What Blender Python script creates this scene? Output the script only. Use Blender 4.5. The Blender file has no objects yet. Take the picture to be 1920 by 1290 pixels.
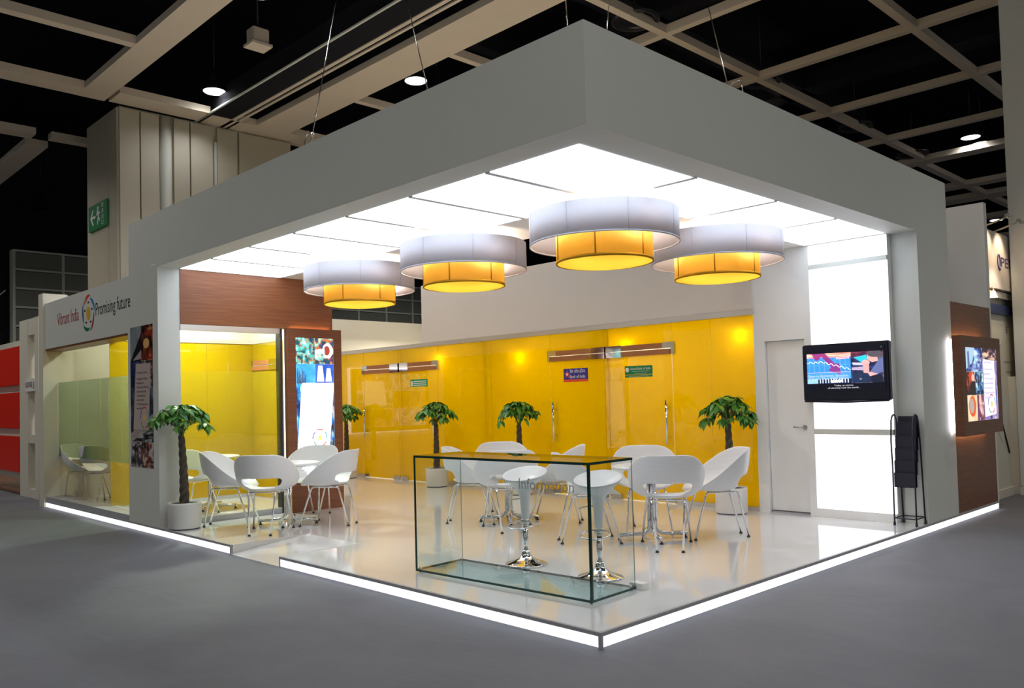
import bpy, bmesh, math, random
import numpy as np
from mathutils import Vector, Matrix
PI = math.pi
random.seed(7)
S = bpy.context.scene
COL = S.collection

# ------------------------------------------------------------------ camera
CX, CY, CZ, YAW, PITCH, ROLL, F = -4.1635, -3.4362, 1.6053, 0.8114, 0.0351, -0.0247, 1564.4517
PX, PY = -38.584, 48.2013
fw = Vector((math.cos(YAW)*math.cos(PITCH), math.sin(YAW)*math.cos(PITCH), math.sin(PITCH)))
rt = Vector((math.sin(YAW), -math.cos(YAW), 0)); up = rt.cross(fw)
r2 = rt*math.cos(ROLL) + up*math.sin(ROLL); u2 = -rt*math.sin(ROLL) + up*math.cos(ROLL)
cam = bpy.data.objects.new('camera', bpy.data.cameras.new('camera')); COL.objects.link(cam)
M = Matrix.Identity(4)
for i in range(3):
    M[i][0], M[i][1], M[i][2] = r2[i], u2[i], -fw[i]
M[0][3], M[1][3], M[2][3] = CX, CY, CZ
cam.matrix_world = M
cam.data.sensor_fit = 'HORIZONTAL'; cam.data.sensor_width = 36
cam.data.lens = F*36/1920
cam.data.shift_x = -PX/1920; cam.data.shift_y = PY/1920
cam.data.clip_end = 200
S.camera = cam
# ------------------------------------------------------------------ world, exposure
WORLD = 0.265
w = bpy.data.worlds.new('world'); S.world = w; w.use_nodes = True
w.node_tree.nodes['Background'].inputs[0].default_value = (0.98, 1.0, 0.95, 1)
w.node_tree.nodes['Background'].inputs[1].default_value = WORLD
vs = S.view_settings
vs.view_transform = 'Standard'; vs.look = 'None'; vs.gamma = 1; vs.use_curve_mapping = False; vs.exposure = 0.06
S.display_settings.display_device = 'sRGB'
S.cycles.use_denoising = True
S.cycles.max_bounces = 12; S.cycles.transparent_max_bounces = 24; S.cycles.glossy_bounces = 5
S.cycles.diffuse_bounces = 4; S.cycles.transmission_bounces = 6
S.cycles.sample_clamp_indirect = 6; S.cycles.caustics_reflective = False; S.cycles.caustics_refractive = False
HALL_W, PANEL_E, LAMP_W, SPOT_W, STRIP_E = 170.0, 3.1, 30.0, 8.0, 1.5
# hall lamps in view and out of frame; unseen rear ones added as fill
HALL_LIGHTS_UNSEEN = [(-9, -9), (-2, -9), (5, -9), (12, -9), (-9, -1), (-2, -2), (3.5, 0), (11, -3), (-9, 7), (-3, 9), (16, 8), (12, 15), (9, 21), (17, 21), (-5, 20), (0.2, 20), (-4, 14.5), (-2.5, 16.5)]
HALL_LAMPS_IN = [(3.76, 13.28), (6.68, 10.07), (20.55, 3.69), (21.44, 3.69), (32.94, 6.77), (33.7, 6.69), (2.4, 8.75)]
def light(name, kind, loc, power, color=(1, 1, 1), size=.1, parent=None, rot=None, spot=None):
    l = bpy.data.lights.new(name, kind); l.energy = power; l.color = color
    if kind == 'AREA': l.size = size
    else: l.shadow_soft_size = size
    if spot: l.spot_size = spot; l.spot_blend = .6
    o = bpy.data.objects.new(name, l); COL.objects.link(o); o.location = loc
    if rot: o.rotation_euler = rot
    if parent: o.parent = parent
    return o
for i, (x, y) in enumerate(HALL_LIGHTS_UNSEEN):
    light('hall_light', 'SPOT', (x, y, 8.25), HALL_W*1.6, (1, .96, .88), .25, spot=2.6)
for i, (x, y) in enumerate(HALL_LAMPS_IN):
    light('hall_light', 'SPOT', (x, y, 8.2), HALL_W*(.5, 2.1, .9, .9, .9, .9, 4.6)[i], (.95, .97, 1), .2, spot=2.6)

# ------------------------------------------------------------------ helpers
class MB:
    def __init__(s): s.v = []; s.f = []; s.s = []
    def add(s, vs, fs, smooth=False):
        n = len(s.v); s.v += [tuple(v) for v in vs]; s.f += [tuple(i+n for i in f) for f in fs]; s.s += [smooth]*len(fs); return s
    def box(s, x0, y0, z0, x1, y1, z1):
        x0, x1 = min(x0, x1), max(x0, x1); y0, y1 = min(y0, y1), max(y0, y1); z0, z1 = min(z0, z1), max(z0, z1)
        return s.add([(x0,y0,z0),(x1,y0,z0),(x1,y1,z0),(x0,y1,z0),(x0,y0,z1),(x1,y0,z1),(x1,y1,z1),(x0,y1,z1)],
                     [(0,3,2,1),(4,5,6,7),(0,1,5,4),(1,2,6,5),(2,3,7,6),(3,0,4,7)])
    def tube(s, pts, r, n=10, smooth=True, closed=False):
        pts = [Vector(p) for p in pts]; m = len(pts); rr = r if isinstance(r, (list, tuple)) else [r]*m
        V = []; prev = None
        for i, p in enumerate(pts):
            a = pts[(i-1) % m] if (i or closed) else p; b = pts[(i+1) % m] if (i < m-1 or closed) else p
            t = (b-a).normalized()
            if prev is None:
                h = Vector((0,0,1)) if abs(t.z) < .9 else Vector((1,0,0)); x = t.cross(h).normalized()
            else:
                x = (prev - t*prev.dot(t)).normalized()
            prev = x; y = t.cross(x)
            for k in range(n):
                c = 2*PI*k/n; V.append(p + (x*math.cos(c)+y*math.sin(c))*rr[i])
        Fs = []
        for i in range(m if closed else m-1):
            j = (i+1) % m
            for k in range(n):
                l = (k+1) % n; Fs.append((i*n+k, i*n+l, j*n+l, j*n+k))
        s.add(V, Fs, smooth)
        if not closed:
            s.add(V[:n], [tuple(range(n-1,-1,-1))]); s.add(V[-n:], [tuple(range(n))])
        return s
    def lathe(s, prof, n=32, c=(0,0,0), smooth=True, cap=True):
        V = []; Fs = []; m = len(prof)
        for r, z in prof:
            for k in range(n):
                a = 2*PI*k/n; V.append((c[0]+r*math.cos(a), c[1]+r*math.sin(a), c[2]+z))
        for i in range(m-1):
            for k in range(n):
                l = (k+1) % n; Fs.append((i*n+k, i*n+l, (i+1)*n+l, (i+1)*n+k))
        s.add(V, Fs, smooth)
        if cap:
            if prof[0][0] > 1e-4: s.add(V[:n], [tuple(range(n-1,-1,-1))])
            if prof[-1][0] > 1e-4: s.add(V[-n:], [tuple(range(n))])
        return s
    def prism(s, poly, o, a, b, d):
        o, a, b, d = Vector(o), Vector(a), Vector(b), Vector(d); n = len(poly)
        V = [o+a*p[0]+b*p[1] for p in poly]; V += [v+d for v in V]
        return s.add(V, [tuple(range(n-1,-1,-1)), tuple(range(n,2*n))]+[(i,(i+1)%n,n+(i+1)%n,n+i) for i in range(n)])
    def mesh(s, name, mat, off=None, bevel=0):
        me = bpy.data.meshes.new(name)
        v = s.v if off is None else [(p[0]-off[0], p[1]-off[1], p[2]-off[2]) for p in s.v]
        me.from_pydata(v, [], s.f)
        bm = bmesh.new(); bm.from_mesh(me)
        bm.faces.ensure_lookup_table()
        for i, sm in enumerate(s.s): bm.faces[i].smooth = sm
        bmesh.ops.remove_doubles(bm, verts=bm.verts, dist=1e-5)
        bmesh.ops.recalc_face_normals(bm, faces=bm.faces)
        if bevel:
            bmesh.ops.bevel(bm, geom=[e for e in bm.edges if len(e.link_faces) == 2 and e.calc_face_angle(0) > .6], offset=bevel, segments=2, affect='EDGES', clamp_overlap=True)
        bm.to_mesh(me); bm.free()
        if mat: me.materials.append(mat)
        return me
ORG = {}
def org(o): return ORG.get(o.name, Vector((0,0,0))) if o else Vector((0,0,0))
def props(o, label=None, cat=None, group=None, kind=None):
    if label: o['label'] = label
    if cat: o['category'] = cat
    if group: o['group'] = group
    if kind: o['kind'] = kind
    return o
def thing(name, label, cat, loc=(0,0,0), rz=0, group=None, kind=None):
    o = bpy.data.objects.new(name, None); COL.objects.link(o); o.empty_display_size = .1
    o.location = loc; o.rotation_euler = (0,0,rz); ORG[o.name] = Vector(loc)
    return props(o, label, cat, group, kind)
def obj(name, mb, mat, parent=None, world=False, bevel=0, label=None, loc=None):
    """one mesh object; world=True: mb is in world coordinates and the parent is unrotated"""
    off = org(parent) if world else None
    o = bpy.data.objects.new(name, mb.mesh(name, mat, off, bevel) if isinstance(mb, MB) else mb); COL.objects.link(o)
    ORG[o.name] = Vector(org(parent)) if parent else Vector((0,0,0))
    if parent: o.parent = parent
    if loc: o.location = loc
    if label: o['label'] = label
    return o
def copy_tree(o, parent=None):
    c = o.copy(); COL.objects.link(c)
    if parent: c.parent = parent
    for ch in list(o.children): copy_tree(ch, c)
    return c
def B(*a): return MB().box(*a)

# ------------------------------------------------------------------ materials
def srgb(*c): return tuple(((v/255)/12.92 if v/255 <= .04045 else ((v/255+.055)/1.055)**2.4) for v in c)
def newmat(name):
    m = bpy.data.materials.new(name); m.use_nodes = True; nt = m.node_tree
    return m, nt, nt.nodes['Principled BSDF'], nt.nodes['Material Output']
def pmat(name, col, rough=.5, metal=0, spec=.5, coat=0, var=0, scale=8, bump=0, bscale=200, emis=None, estr=0):
    m, nt, b, out = newmat(name); N = nt.nodes.new; L = nt.links.new
    b.inputs['Base Color'].default_value = (*col, 1); b.inputs['Roughness'].default_value = rough
    b.inputs['Metallic'].default_value = metal; b.inputs['Specular IOR Level'].default_value = spec
    b.inputs['Coat Weight'].default_value = coat; b.inputs['Coat Roughness'].default_value = .05
    if var:
        t = N('ShaderNodeTexCoord'); n = N('ShaderNodeTexNoise'); n.inputs['Scale'].default_value = scale; n.inputs['Detail'].default_value = 5
        L(t.outputs['Object'], n.inputs['Vector'])
        r = N('ShaderNodeMapRange'); r.inputs['To Min'].default_value = 1-var; r.inputs['To Max'].default_value = 1+var
        L(n.outputs['Fac'], r.inputs['Value'])
        x = N('ShaderNodeMix'); x.data_type = 'RGBA'; x.blend_type = 'MULTIPLY'; x.inputs[0].default_value = 1
        x.inputs[6].default_value = (*col, 1); L(r.outputs[0], x.inputs[7]); L(x.outputs[2], b.inputs['Base Color'])
    if bump:
        t = N('ShaderNodeTexCoord'); n = N('ShaderNodeTexNoise'); n.inputs['Scale'].default_value = bscale
        L(t.outputs['Object'], n.inputs['Vector'])
        bp = N('ShaderNodeBump'); bp.inputs['Strength'].default_value = bump; bp.inputs['Distance'].default_value = .01
        L(n.outputs['Fac'], bp.inputs['Height']); L(bp.outputs[0], b.inputs['Normal'])
    if emis: b.inputs['Emission Color'].default_value = (*emis, 1); b.inputs['Emission Strength'].default_value = estr
    return m
def emat(name, col, s):
    m, nt, b, out = newmat(name); e = nt.nodes.new('ShaderNodeEmission'); e.inputs[0].default_value = (*col, 1); e.inputs[1].default_value = s
    nt.links.new(e.outputs[0], out.inputs[0]); return m
def woodmat(name, c1, c2, axis='x', rough=.38):
    m, nt, b, out = newmat(name); N = nt.nodes.new; L = nt.links.new
    t = N('ShaderNodeTexCoord'); mp = N('ShaderNodeMapping')
    mp.inputs['Scale'].default_value = {'x': (1.2, 1.2, 38), 'z': (38, 38, 1.2)}[axis]
    n = N('ShaderNodeTexNoise'); n.inputs['Scale'].default_value = 1.6; n.inputs['Detail'].default_value = 6; n.inputs['Distortion'].default_value = .4
    L(t.outputs['Object'], mp.inputs[0]); L(mp.outputs[0], n.inputs['Vector'])
    cr = N('ShaderNodeValToRGB'); cr.color_ramp.elements[0].position = .3; cr.color_ramp.elements[1].position = .7
    cr.color_ramp.elements[0].color = (*c1, 1); cr.color_ramp.elements[1].color = (*c2, 1)
    L(n.outputs['Fac'], cr.inputs[0]); L(cr.outputs[0], b.inputs['Base Color']); b.inputs['Roughness'].default_value = rough
    return m
def glassmat(name, tint, refl_ior=1.45, film=None, film_amt=0.0, transl=.5, rough=0.0):
    """thin pane: fresnel mirror over see-through glass, with an optional diffuse/translucent film"""
    m, nt, b, out = newmat(name); N = nt.nodes.new; L = nt.links.new; nt.nodes.remove(b)
    tr = N('ShaderNodeBsdfTransparent'); tr.inputs[0].default_value = (*tint, 1)
    body = tr.outputs[0]
    if film:
        d = N('ShaderNodeBsdfDiffuse'); d.inputs[0].default_value = (*film, 1)
        tl = N('ShaderNodeBsdfTranslucent'); tl.inputs[0].default_value = (*film, 1)
        mx = N('ShaderNodeMixShader'); mx.inputs[0].default_value = transl; L(d.outputs[0], mx.inputs[1]); L(tl.outputs[0], mx.inputs[2])
        m2 = N('ShaderNodeMixShader'); m2.inputs[0].default_value = film_amt; L(body, m2.inputs[1]); L(mx.outputs[0], m2.inputs[2]); body = m2.outputs[0]
    fr = N('ShaderNodeFresnel'); ge = N('ShaderNodeNewGeometry'); mr_ = N('ShaderNodeMapRange')   # same mirror on both faces of the pane
    mr_.inputs['To Min'].default_value = refl_ior; mr_.inputs['To Max'].default_value = 1/refl_ior
    L(ge.outputs['Backfacing'], mr_.inputs['Value']); L(mr_.outputs[0], fr.inputs[0])
    g = N('ShaderNodeBsdfGlossy'); g.inputs['Roughness'].default_value = rough
    mm = N('ShaderNodeMixShader'); L(fr.outputs[0], mm.inputs[0]); L(body, mm.inputs[1]); L(g.outputs[0], mm.inputs[2])
    L(mm.outputs[0], out.inputs[0]); return m
def fabricmat(name, col, transl=.5):
    m, nt, b, out = newmat(name); N = nt.nodes.new; L = nt.links.new; nt.nodes.remove(b)
    t = N('ShaderNodeTexCoord'); n = N('ShaderNodeTexNoise'); n.inputs['Scale'].default_value = 60
    L(t.outputs['Object'], n.inputs['Vector'])
    x = N('ShaderNodeMix'); x.data_type = 'RGBA'; x.blend_type = 'MULTIPLY'; x.inputs[0].default_value = .12
    x.inputs[6].default_value = (*col, 1); L(n.outputs['Color'], x.inputs[7])
    d = N('ShaderNodeBsdfDiffuse'); tl = N('ShaderNodeBsdfTranslucent'); mx = N('ShaderNodeMixShader'); mx.inputs[0].default_value = transl
    L(x.outputs[2], d.inputs[0]); L(x.outputs[2], tl.inputs[0]); L(d.outputs[0], mx.inputs[1]); L(tl.outputs[0], mx.inputs[2]); L(mx.outputs[0], out.inputs[0])
    return m
def picmat(name, emit):
    m, nt, b, out = newmat(name); a = nt.nodes.new('ShaderNodeVertexColor'); a.layer_name = 'print'
    nt.links.new(a.outputs[0], b.inputs['Base Color']); b.inputs['Roughness'].default_value = .3
    if emit:
        b.inputs['Base Color'].default_value = (0,0,0,1)
        nt.links.new(a.outputs[0], b.inputs['Emission Color']); b.inputs['Emission Strength'].default_value = emit
    return m

m_white = pmat('white_paint', (.87, .86, .85), .5, var=.03, scale=3)
m_grey = pmat('pale_grey_paint', (.70, .71, .675), .55, var=.03, scale=3)
m_beige = pmat('cream_paint', (.76, .69, .63), .6, var=.03, scale=2)
m_cream = pmat('warm_white_paint', (.72, .68, .58), .6, var=.03)
m_deck = pmat('gloss_white_deck', (.78, .78, .785), .07, spec=.5, coat=.3, var=.015, scale=1.5)
m_alu = pmat('brushed_aluminium', (.74, .72, .69), .42, metal=.8)
m_rail = pmat('orange_brown_veneer', (.40, .15, .05), .45, var=.12, scale=20)
m_trim = pmat('grey_edge_trim', (.40, .40, .43), .4)
m_chrome = pmat('chrome', (.8, .8, .82), .07, metal=1)
m_steel = pmat('satin_steel', (.6, .58, .55), .25, metal=1)
m_black = pmat('black_plastic', (.012, .012, .016), .35)
m_blackm = pmat('black_wire', (.012, .012, .03), .45)
m_dark = pmat('dark_ceiling', (.008, .008, .011), .95, spec=.1, var=.3, scale=.6)
m_duct = pmat('dark_duct', (.014, .014, .018), .85, spec=.15)
m_beam = pmat('beige_beam_paint', (.74, .63, .50), .6, var=.05, scale=2)
m_pillar = pmat('tan_wall_panel', (.45, .41, .32), .6, var=.05, scale=4)
m_pillar2 = pmat('pale_column', (.48, .47, .40), .6)
m_farp = pmat('dark_grey_panel', (.22, .225, .2), .8, var=.1, scale=3)
m_farb = pmat('grey_mullion', (.7, .71, .64), .6)
m_wood = woodmat('cherry_veneer', (.215, .066, .024), (.32, .115, .046))
m_woodd = woodmat('dark_walnut_veneer', (.15, .055, .026), (.24, .10, .05))
m_woodv = woodmat('cherry_frame', (.17, .055, .025), (.24, .085, .04), 'x')
m_glass = glassmat('clear_glass', (.965, .985, .975), 1.36)
m_edge = pmat('green_glass_edge', (.006, .045, .035), .15, spec=.6)
m_edgel = pmat('pale_glass_edge', (.25, .34, .30), .2)
m_aqua = glassmat('aqua_bottom_glass', (.90, .985, .985), 1.42)
m_frost = glassmat('frosted_film', (.8, .86, .78), 1.01, film=(.36, .45, .34), film_amt=.26, transl=.5)
m_frostc = glassmat('clear_frosted_film', (.95, .97, .9), 1.01, film=(.85, .72, .1), film_amt=.04, transl=.8)
m_yel = glassmat('yellow_film_glass', (.86, .66, .0), 1.5, film=(.80, .60, .0), film_amt=.60, transl=.5)
m_plastic = pmat('white_plastic', (.80, .80, .82), .32, spec=.5)
m_shell = pmat('ribbed_white_plastic', (.80, .80, .82), .34, spec=.45)
m_pot = pmat('white_glazed_pot', (.74, .72, .69), .3, spec=.5)
m_potb = pmat('dark_pot_foot', (.02, .02, .04), .5)
m_soil = pmat('potting_soil', (.02, .014, .01), .9, bump=.6, bscale=60)
m_trunk = pmat('braided_bark', (.085, .068, .05), .85, var=.35, scale=30, bump=.7, bscale=70)
m_stem = pmat('green_stem', (.09, .12, .03), .6)
m_red = pmat('red_board', (.78, .022, .008), .45, var=.04)
m_navy = pmat('navy_print', (.012, .025, .10), .5)
m_text = pmat('black_print', (.02, .018, .02), .5)
m_textg = pmat('grey_print', (.42, .42, .43), .5)
m_textr = pmat('red_print', (.42, .03, .03), .5)
m_textw = pmat('white_print', (.82, .82, .84), .5)
m_blue = pmat('blue_print', (.035, .025, .26), .5)
m_orange = pmat('orange_red_print', (.75, .07, .02), .5)
m_green = pmat('green_print', (.0, .2, .06), .45)
m_greenl = pmat('bright_green_print', (.01, .34, .10), .45)
m_yprint = pmat('yellow_print', (.75, .45, .02), .5)
m_bluep = pmat('sky_blue_print', (.02, .22, .5), .5)
m_indigo = pmat('indigo_print', (.08, .08, .25), .5)
m_panel = emat('lit_ceiling_panel', (.81, .90, 1.0), PANEL_E)
m_lwall = emat('lit_wall_panel', (.93, .94, 1.0), 1.9)
m_strip = emat('lit_floor_strip', (.95, .96, 1.0), STRIP_E)
m_glow = emat('white_backlight', (.93, .94, 1.0), 3.2)
m_glow2 = emat('warm_backlight', (1.0, .68, .36), 14.0)
m_glow3 = emat('strong_backlight', (.93, .95, 1.0), 9.0)
m_tl = emat('backlit_pale_print', (.50, .58, .74), .95); m_ti = emat('backlit_indigo_print', (.30, .26, .52), .9)
m_hallens = emat('high_bay_lens', (.95, .98, 1.0), 9)
m_bulb = emat('bulb', (1.0, .82, .5), 14)
m_sblack = pmat('screen_black', (.004, .004, .02), .15, spec=.5)
m_pic = picmat('matt_photo_print', 0)
m_picl = picmat('backlit_photo_print', 1.0)
m_pict = picmat('screen_picture', .95)
m_wsh = fabricmat('white_shade_fabric', (.70, .69, .75), .4)
m_ysh = fabricmat('yellow_shade_fabric', (.96, .74, .24), .62)
m_yhem = fabricmat('ochre_shade_hem', (.60, .33, .03), .3)
m_ydif = fabricmat('yellow_diffuser_fabric', (.92, .62, .06), .26)
m_tv = pmat('gloss_black_frame', (.006, .006, .018), .18, spec=.5)

def carpet():
    m, nt, b, out = newmat('grey_carpet'); N = nt.nodes.new; L = nt.links.new
    t = N('ShaderNodeTexCoord')
    n = N('ShaderNodeTexNoise'); n.inputs['Scale'].default_value = 160; n.inputs['Detail'].default_value = 3
    n2 = N('ShaderNodeTexNoise'); n2.inputs['Scale'].default_value = 1.1; n2.inputs['Detail'].default_value = 5; n2.inputs['Distortion'].default_value = 1.2
    L(t.outputs['Object'], n.inputs['Vector']); L(t.outputs['Object'], n2.inputs['Vector'])
    ad = N('ShaderNodeMath'); ad.operation = 'ADD'; L(n.outputs['Fac'], ad.inputs[0]); L(n2.outputs['Fac'], ad.inputs[1])
    cr = N('ShaderNodeValToRGB'); cr.color_ramp.elements[0].position = .35; cr.color_ramp.elements[1].position = .75
    mu = N('ShaderNodeMath'); mu.operation = 'MULTIPLY'; mu.inputs[1].default_value = .5; L(ad.outputs[0], mu.inputs[0])
    cr.color_ramp.elements[0].color = (.155, .16, .186, 1); cr.color_ramp.elements[1].color = (.205, .21, .24, 1)
    L(mu.outputs[0], cr.inputs[0]); L(cr.outputs[0], b.inputs['Base Color'])
    b.inputs['Roughness'].default_value = .6; b.inputs['Specular IOR Level'].default_value = .12
    # protective film over the carpet: long soft creases
    mp = N('ShaderNodeMapping'); mp.inputs['Scale'].default_value = (1.4, .45, 1); mp.inputs['Rotation'].default_value = (0, 0, .5)
    n3 = N('ShaderNodeTexNoise'); n3.inputs['Scale'].default_value = 1.8; n3.inputs['Detail'].default_value = 3; n3.inputs['Distortion'].default_value = 2.0
    L(t.outputs['Object'], mp.inputs[0]); L(mp.outputs[0], n3.inputs['Vector'])
    b1 = N('ShaderNodeBump'); b1.inputs['Strength'].default_value = .25; b1.inputs['Distance'].default_value = .03; L(n3.outputs['Fac'], b1.inputs['Height'])
    b2 = N('ShaderNodeBump'); b2.inputs['Strength'].default_value = .25; b2.inputs['Distance'].default_value = .004; L(n.outputs['Fac'], b2.inputs['Height'])
    L(b1.outputs[0], b2.inputs['Normal']); L(b2.outputs[0], b.inputs['Normal'])
    return m
m_carpet = carpet()
def ribs():  # horizontal ribbing pressed into the chair shell
    nt = m_shell.node_tree; N = nt.nodes.new; L = nt.links.new; b = nt.nodes['Principled BSDF']
    t = N('ShaderNodeTexCoord'); wv = N('ShaderNodeTexWave'); wv.wave_type = 'BANDS'; wv.bands_direction = 'Z'; wv.inputs['Scale'].default_value = 26
    L(t.outputs['Object'], wv.inputs['Vector'])
    bp = N('ShaderNodeBump'); bp.inputs['Strength'].default_value = .3; bp.inputs['Distance'].default_value = .003
    L(wv.outputs['Fac'], bp.inputs['Height']); L(bp.outputs[0], b.inputs['Normal'])
ribs()
def leafmat(name, c1, c2):
    m, nt, b, out = newmat(name); N = nt.nodes.new; L = nt.links.new
    oi = N('ShaderNodeObjectInfo'); x = N('ShaderNodeMix'); x.data_type = 'RGBA'
    x.inputs[6].default_value = (*c1, 1); x.inputs[7].default_value = (*c2, 1); L(oi.outputs['Random'], x.inputs[0]); L(x.outputs[2], b.inputs['Base Color'])
    b.inputs['Roughness'].default_value = .38; b.inputs['Specular IOR Level'].default_value = .45
    return m
m_leaf = leafmat('glossy_leaf', (.022, .13, .014), (.10, .30, .035))

# ------------------------------------------------------------------ lettering and pictures
def lettering(name, s, mat, parent, o, right, upv, width=None, height=None, thick=.002, align='L', space=1.0, world=True):
    """flat letters; o = baseline left (or centre); scaled to the given width and/or height"""
    c = bpy.data.curves.new(name, 'FONT'); c.body = s; c.size = 1; c.extrude = 0; c.resolution_u = 3; c.space_character = space
    t = bpy.data.objects.new(name, c); me = bpy.data.meshes.new_from_object(t)
    bpy.data.objects.remove(t); bpy.data.curves.remove(c)
    if not len(me.vertices): return None
    co = np.empty(len(me.vertices)*3); me.vertices.foreach_get('co', co); co = co.reshape(-1, 3)
    x0, x1 = co[:,0].min(), co[:,0].max(); hcap = .70
    sx = width/(x1-x0) if width else None; sy = height/hcap if height else None
    sx = sx or sy; sy = sy or sx
    right, upv = Vector(right).normalized(), Vector(upv).normalized(); nrm = right.cross(upv)
    o = Vector(o)+nrm*thick
    xs = (co[:,0]-x0)*sx; xs = xs - (x1-x0)*sx/2 if align == 'C' else xs
    ys = co[:,1]*sy
    out = np.array(o)[None]+xs[:,None]*np.array(right)[None]+ys[:,None]*np.array(upv)[None]
    if world and parent: out -= np.array(org(parent))[None]
    me.vertices.foreach_set('co', out.ravel()); me.update(); me.name = name
    me.materials.clear(); me.materials.append(mat)
    ob = bpy.data.objects.new(name, me); COL.objects.link(ob)
    if parent: ob.parent = parent
    return ob
def vnoise(h, w, cells, rng, oct=4):
    out = np.zeros((h, w)); amp = 1; tot = 0
    for k in range(oct):
        g = rng.random((cells+2, cells+2)); y = np.linspace(0, cells, h); x = np.linspace(0, cells, w)
        yi, xi = y.astype(int), x.astype(int); fy, fx = (y-yi)[:,None], (x-xi)[None]
        a = g[yi][:, xi]*(1-fx)+g[yi][:, xi+1]*fx; b = g[yi+1][:, xi]*(1-fx)+g[yi+1][:, xi+1]*fx
        out += amp*(a*(1-fy)+b*fy); tot += amp; amp *= .6; cells *= 2
    return out/tot
def tile(A, x0, y0, x1, y1, pal, rng, cells=3, con=2.2):
    H, W = A.shape[:2]; a, b, c, d = round(y0*H), round(y1*H), round(x0*W), round(x1*W)
    if b-a < 2 or d-c < 2: return
    P = np.array(sorted(pal, key=lambda p: sum(p)))/255
    n = np.clip((vnoise(b-a, d-c, cells, rng, 3)-.5)*con+.5, 0, .999)*(len(P)-1)
    i = n.astype(int); f = (n-i)[..., None]; T = P[i]*(1-f)+P[i+1]*f
    h, w = b-a, d-c
    for k in range(10 if con > 2 else 0):      # loose blocks, struts and highlights of a busy photograph
        col = P[rng.integers(len(P))]*rng.uniform(.8, 1.15); yy, xx = rng.integers(h), rng.integers(w)
        if k % 2: sh, sw = max(1, int(h*rng.uniform(.03, .12))), max(2, int(w*rng.uniform(.2, .6)))
        else: sh, sw = max(2, int(h*rng.uniform(.15, .5))), max(1, int(w*rng.uniform(.05, .2)))
        T[yy:yy+sh, xx:xx+sw] = T[yy:yy+sh, xx:xx+sw]*.45+np.clip(col, 0, 1)*.55
    A[a:b, c:d] = T
    A[a:b, d-1:d] = A[a:b, d-1:d]*.4+.55; A[b-1:b, c:d] = A[b-1:b, c:d]*.4+.55
def poly(A, pts, col, al=1.0):
    H, W = A.shape[:2]; yy, xx = np.mgrid[0:H, 0:W]; xx = (xx+.5)/W; yy = (yy+.5)/H
    ins = np.zeros((H, W), bool); n = len(pts)
    for i in range(n):
        (xa, ya), (xb, yb) = pts[i], pts[(i+1) % n]
        if ya == yb: continue
        ins ^= ((ya > yy) != (yb > yy)) & (xx < (xb-xa)*(yy-ya)/(yb-ya)+xa)
    A[ins] = A[ins]*(1-al)+np.array(col)/255*al
def disc(A, cx, cy, rx, ry, col, r0=0.0, a0=None, a1=None):
    H, W = A.shape[:2]; yy, xx = np.mgrid[0:H, 0:W]; x = ((xx+.5)/W-cx)/rx; y = ((yy+.5)/H-cy)/ry
    r = np.hypot(x, y); k = (r <= 1) & (r >= r0)
    if a0 is not None:
        an = np.degrees(np.arctan2(-y, x)) % 360; k &= ((an-a0) % 360) <= ((a1-a0) % 360)
    A[k] = np.array(col)/255
def line(A, x0, y0, x1, y1, wdt, col, al=1.0):
    d = math.hypot(x1-x0, y1-y0) or 1; nx, ny = -(y1-y0)/d*wdt, (x1-x0)/d*wdt
    poly(A, [(x0+nx, y0+ny), (x1+nx, y1+ny), (x1-nx, y1-ny), (x0-nx, y0-ny)], col, al)
def picture(name, A, o, ru, uu, mat, parent, world=True):
    """A: rows top to bottom, painted per vertex on a fine flat grid; o = lower left corner"""
    H, W = A.shape[:2]; o, ru, uu = Vector(o), Vector(ru), Vector(uu)
    if world and parent: o = o-org(parent)
    gx = np.linspace(0, 1, W); gy = np.linspace(1, 0, H); X, Y = np.meshgrid(gx, gy)
    co = np.array(o)[None]+X.ravel()[:,None]*np.array(ru)[None]+Y.ravel()[:,None]*np.array(uu)[None]
    i = (np.arange(H-1)[:,None]*W+np.arange(W-1)[None]).ravel()
    fs = np.stack([i, i+W, i+W+1, i+1], 1)
    me = bpy.data.meshes.new(name); me.vertices.add(len(co)); me.vertices.foreach_set('co', co.ravel())
    me.loops.add(fs.size); me.loops.foreach_set('vertex_index', fs.ravel().astype(np.int32))
    me.polygons.add(len(fs)); me.polygons.foreach_set('loop_start', (np.arange(len(fs))*4).astype(np.int32)); me.update(calc_edges=True)
    at = me.color_attributes.new('print', 'FLOAT_COLOR', 'POINT')
    lin = np.where(A <= .04045, A/12.92, ((A+.055)/1.055)**2.4)
    at.data.foreach_set('color', np.concatenate([lin.reshape(-1, 3), np.ones((H*W, 1))], 1).astype(np.float32).ravel())
    me.materials.append(mat); ob = bpy.data.objects.new(name, me); COL.objects.link(ob); ob.parent = parent
    return ob
def emblem(A, cx, cy, rx, ry):
    for a, col in ((60, (225, 70, 50)), (-12, (40, 150, 210)), (-84, (215, 50, 60)), (-156, (40, 160, 110)), (132, (70, 80, 150))):
        disc(A, cx+.25*rx*math.cos(math.radians(a+36)), cy-.25*ry*math.sin(math.radians(a+36)), rx*.8, ry*.8, col, .84, a-8, a+62)
    disc(A, cx, cy, rx*.3, ry*.3, (245, 205, 120))
BLUES = [(10,40,90),(30,120,200),(90,190,235),(200,235,250),(20,70,140)]
TEALS = [(10,90,100),(60,190,190),(190,235,225),(200,120,80),(20,60,90),(120,215,215)]
RUST = [(30,15,12),(170,50,25),(235,170,90),(60,25,20),(120,60,40)]
GREYS = [(20,20,22),(70,70,75),(140,140,150),(60,55,50),(190,190,195)]
WARM = [(90,40,30),(210,120,60),(240,200,150),(120,70,90),(60,60,120)]
PURP = [(40,30,80),(120,110,190),(200,190,230),(70,60,110),(160,130,160)]

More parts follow.
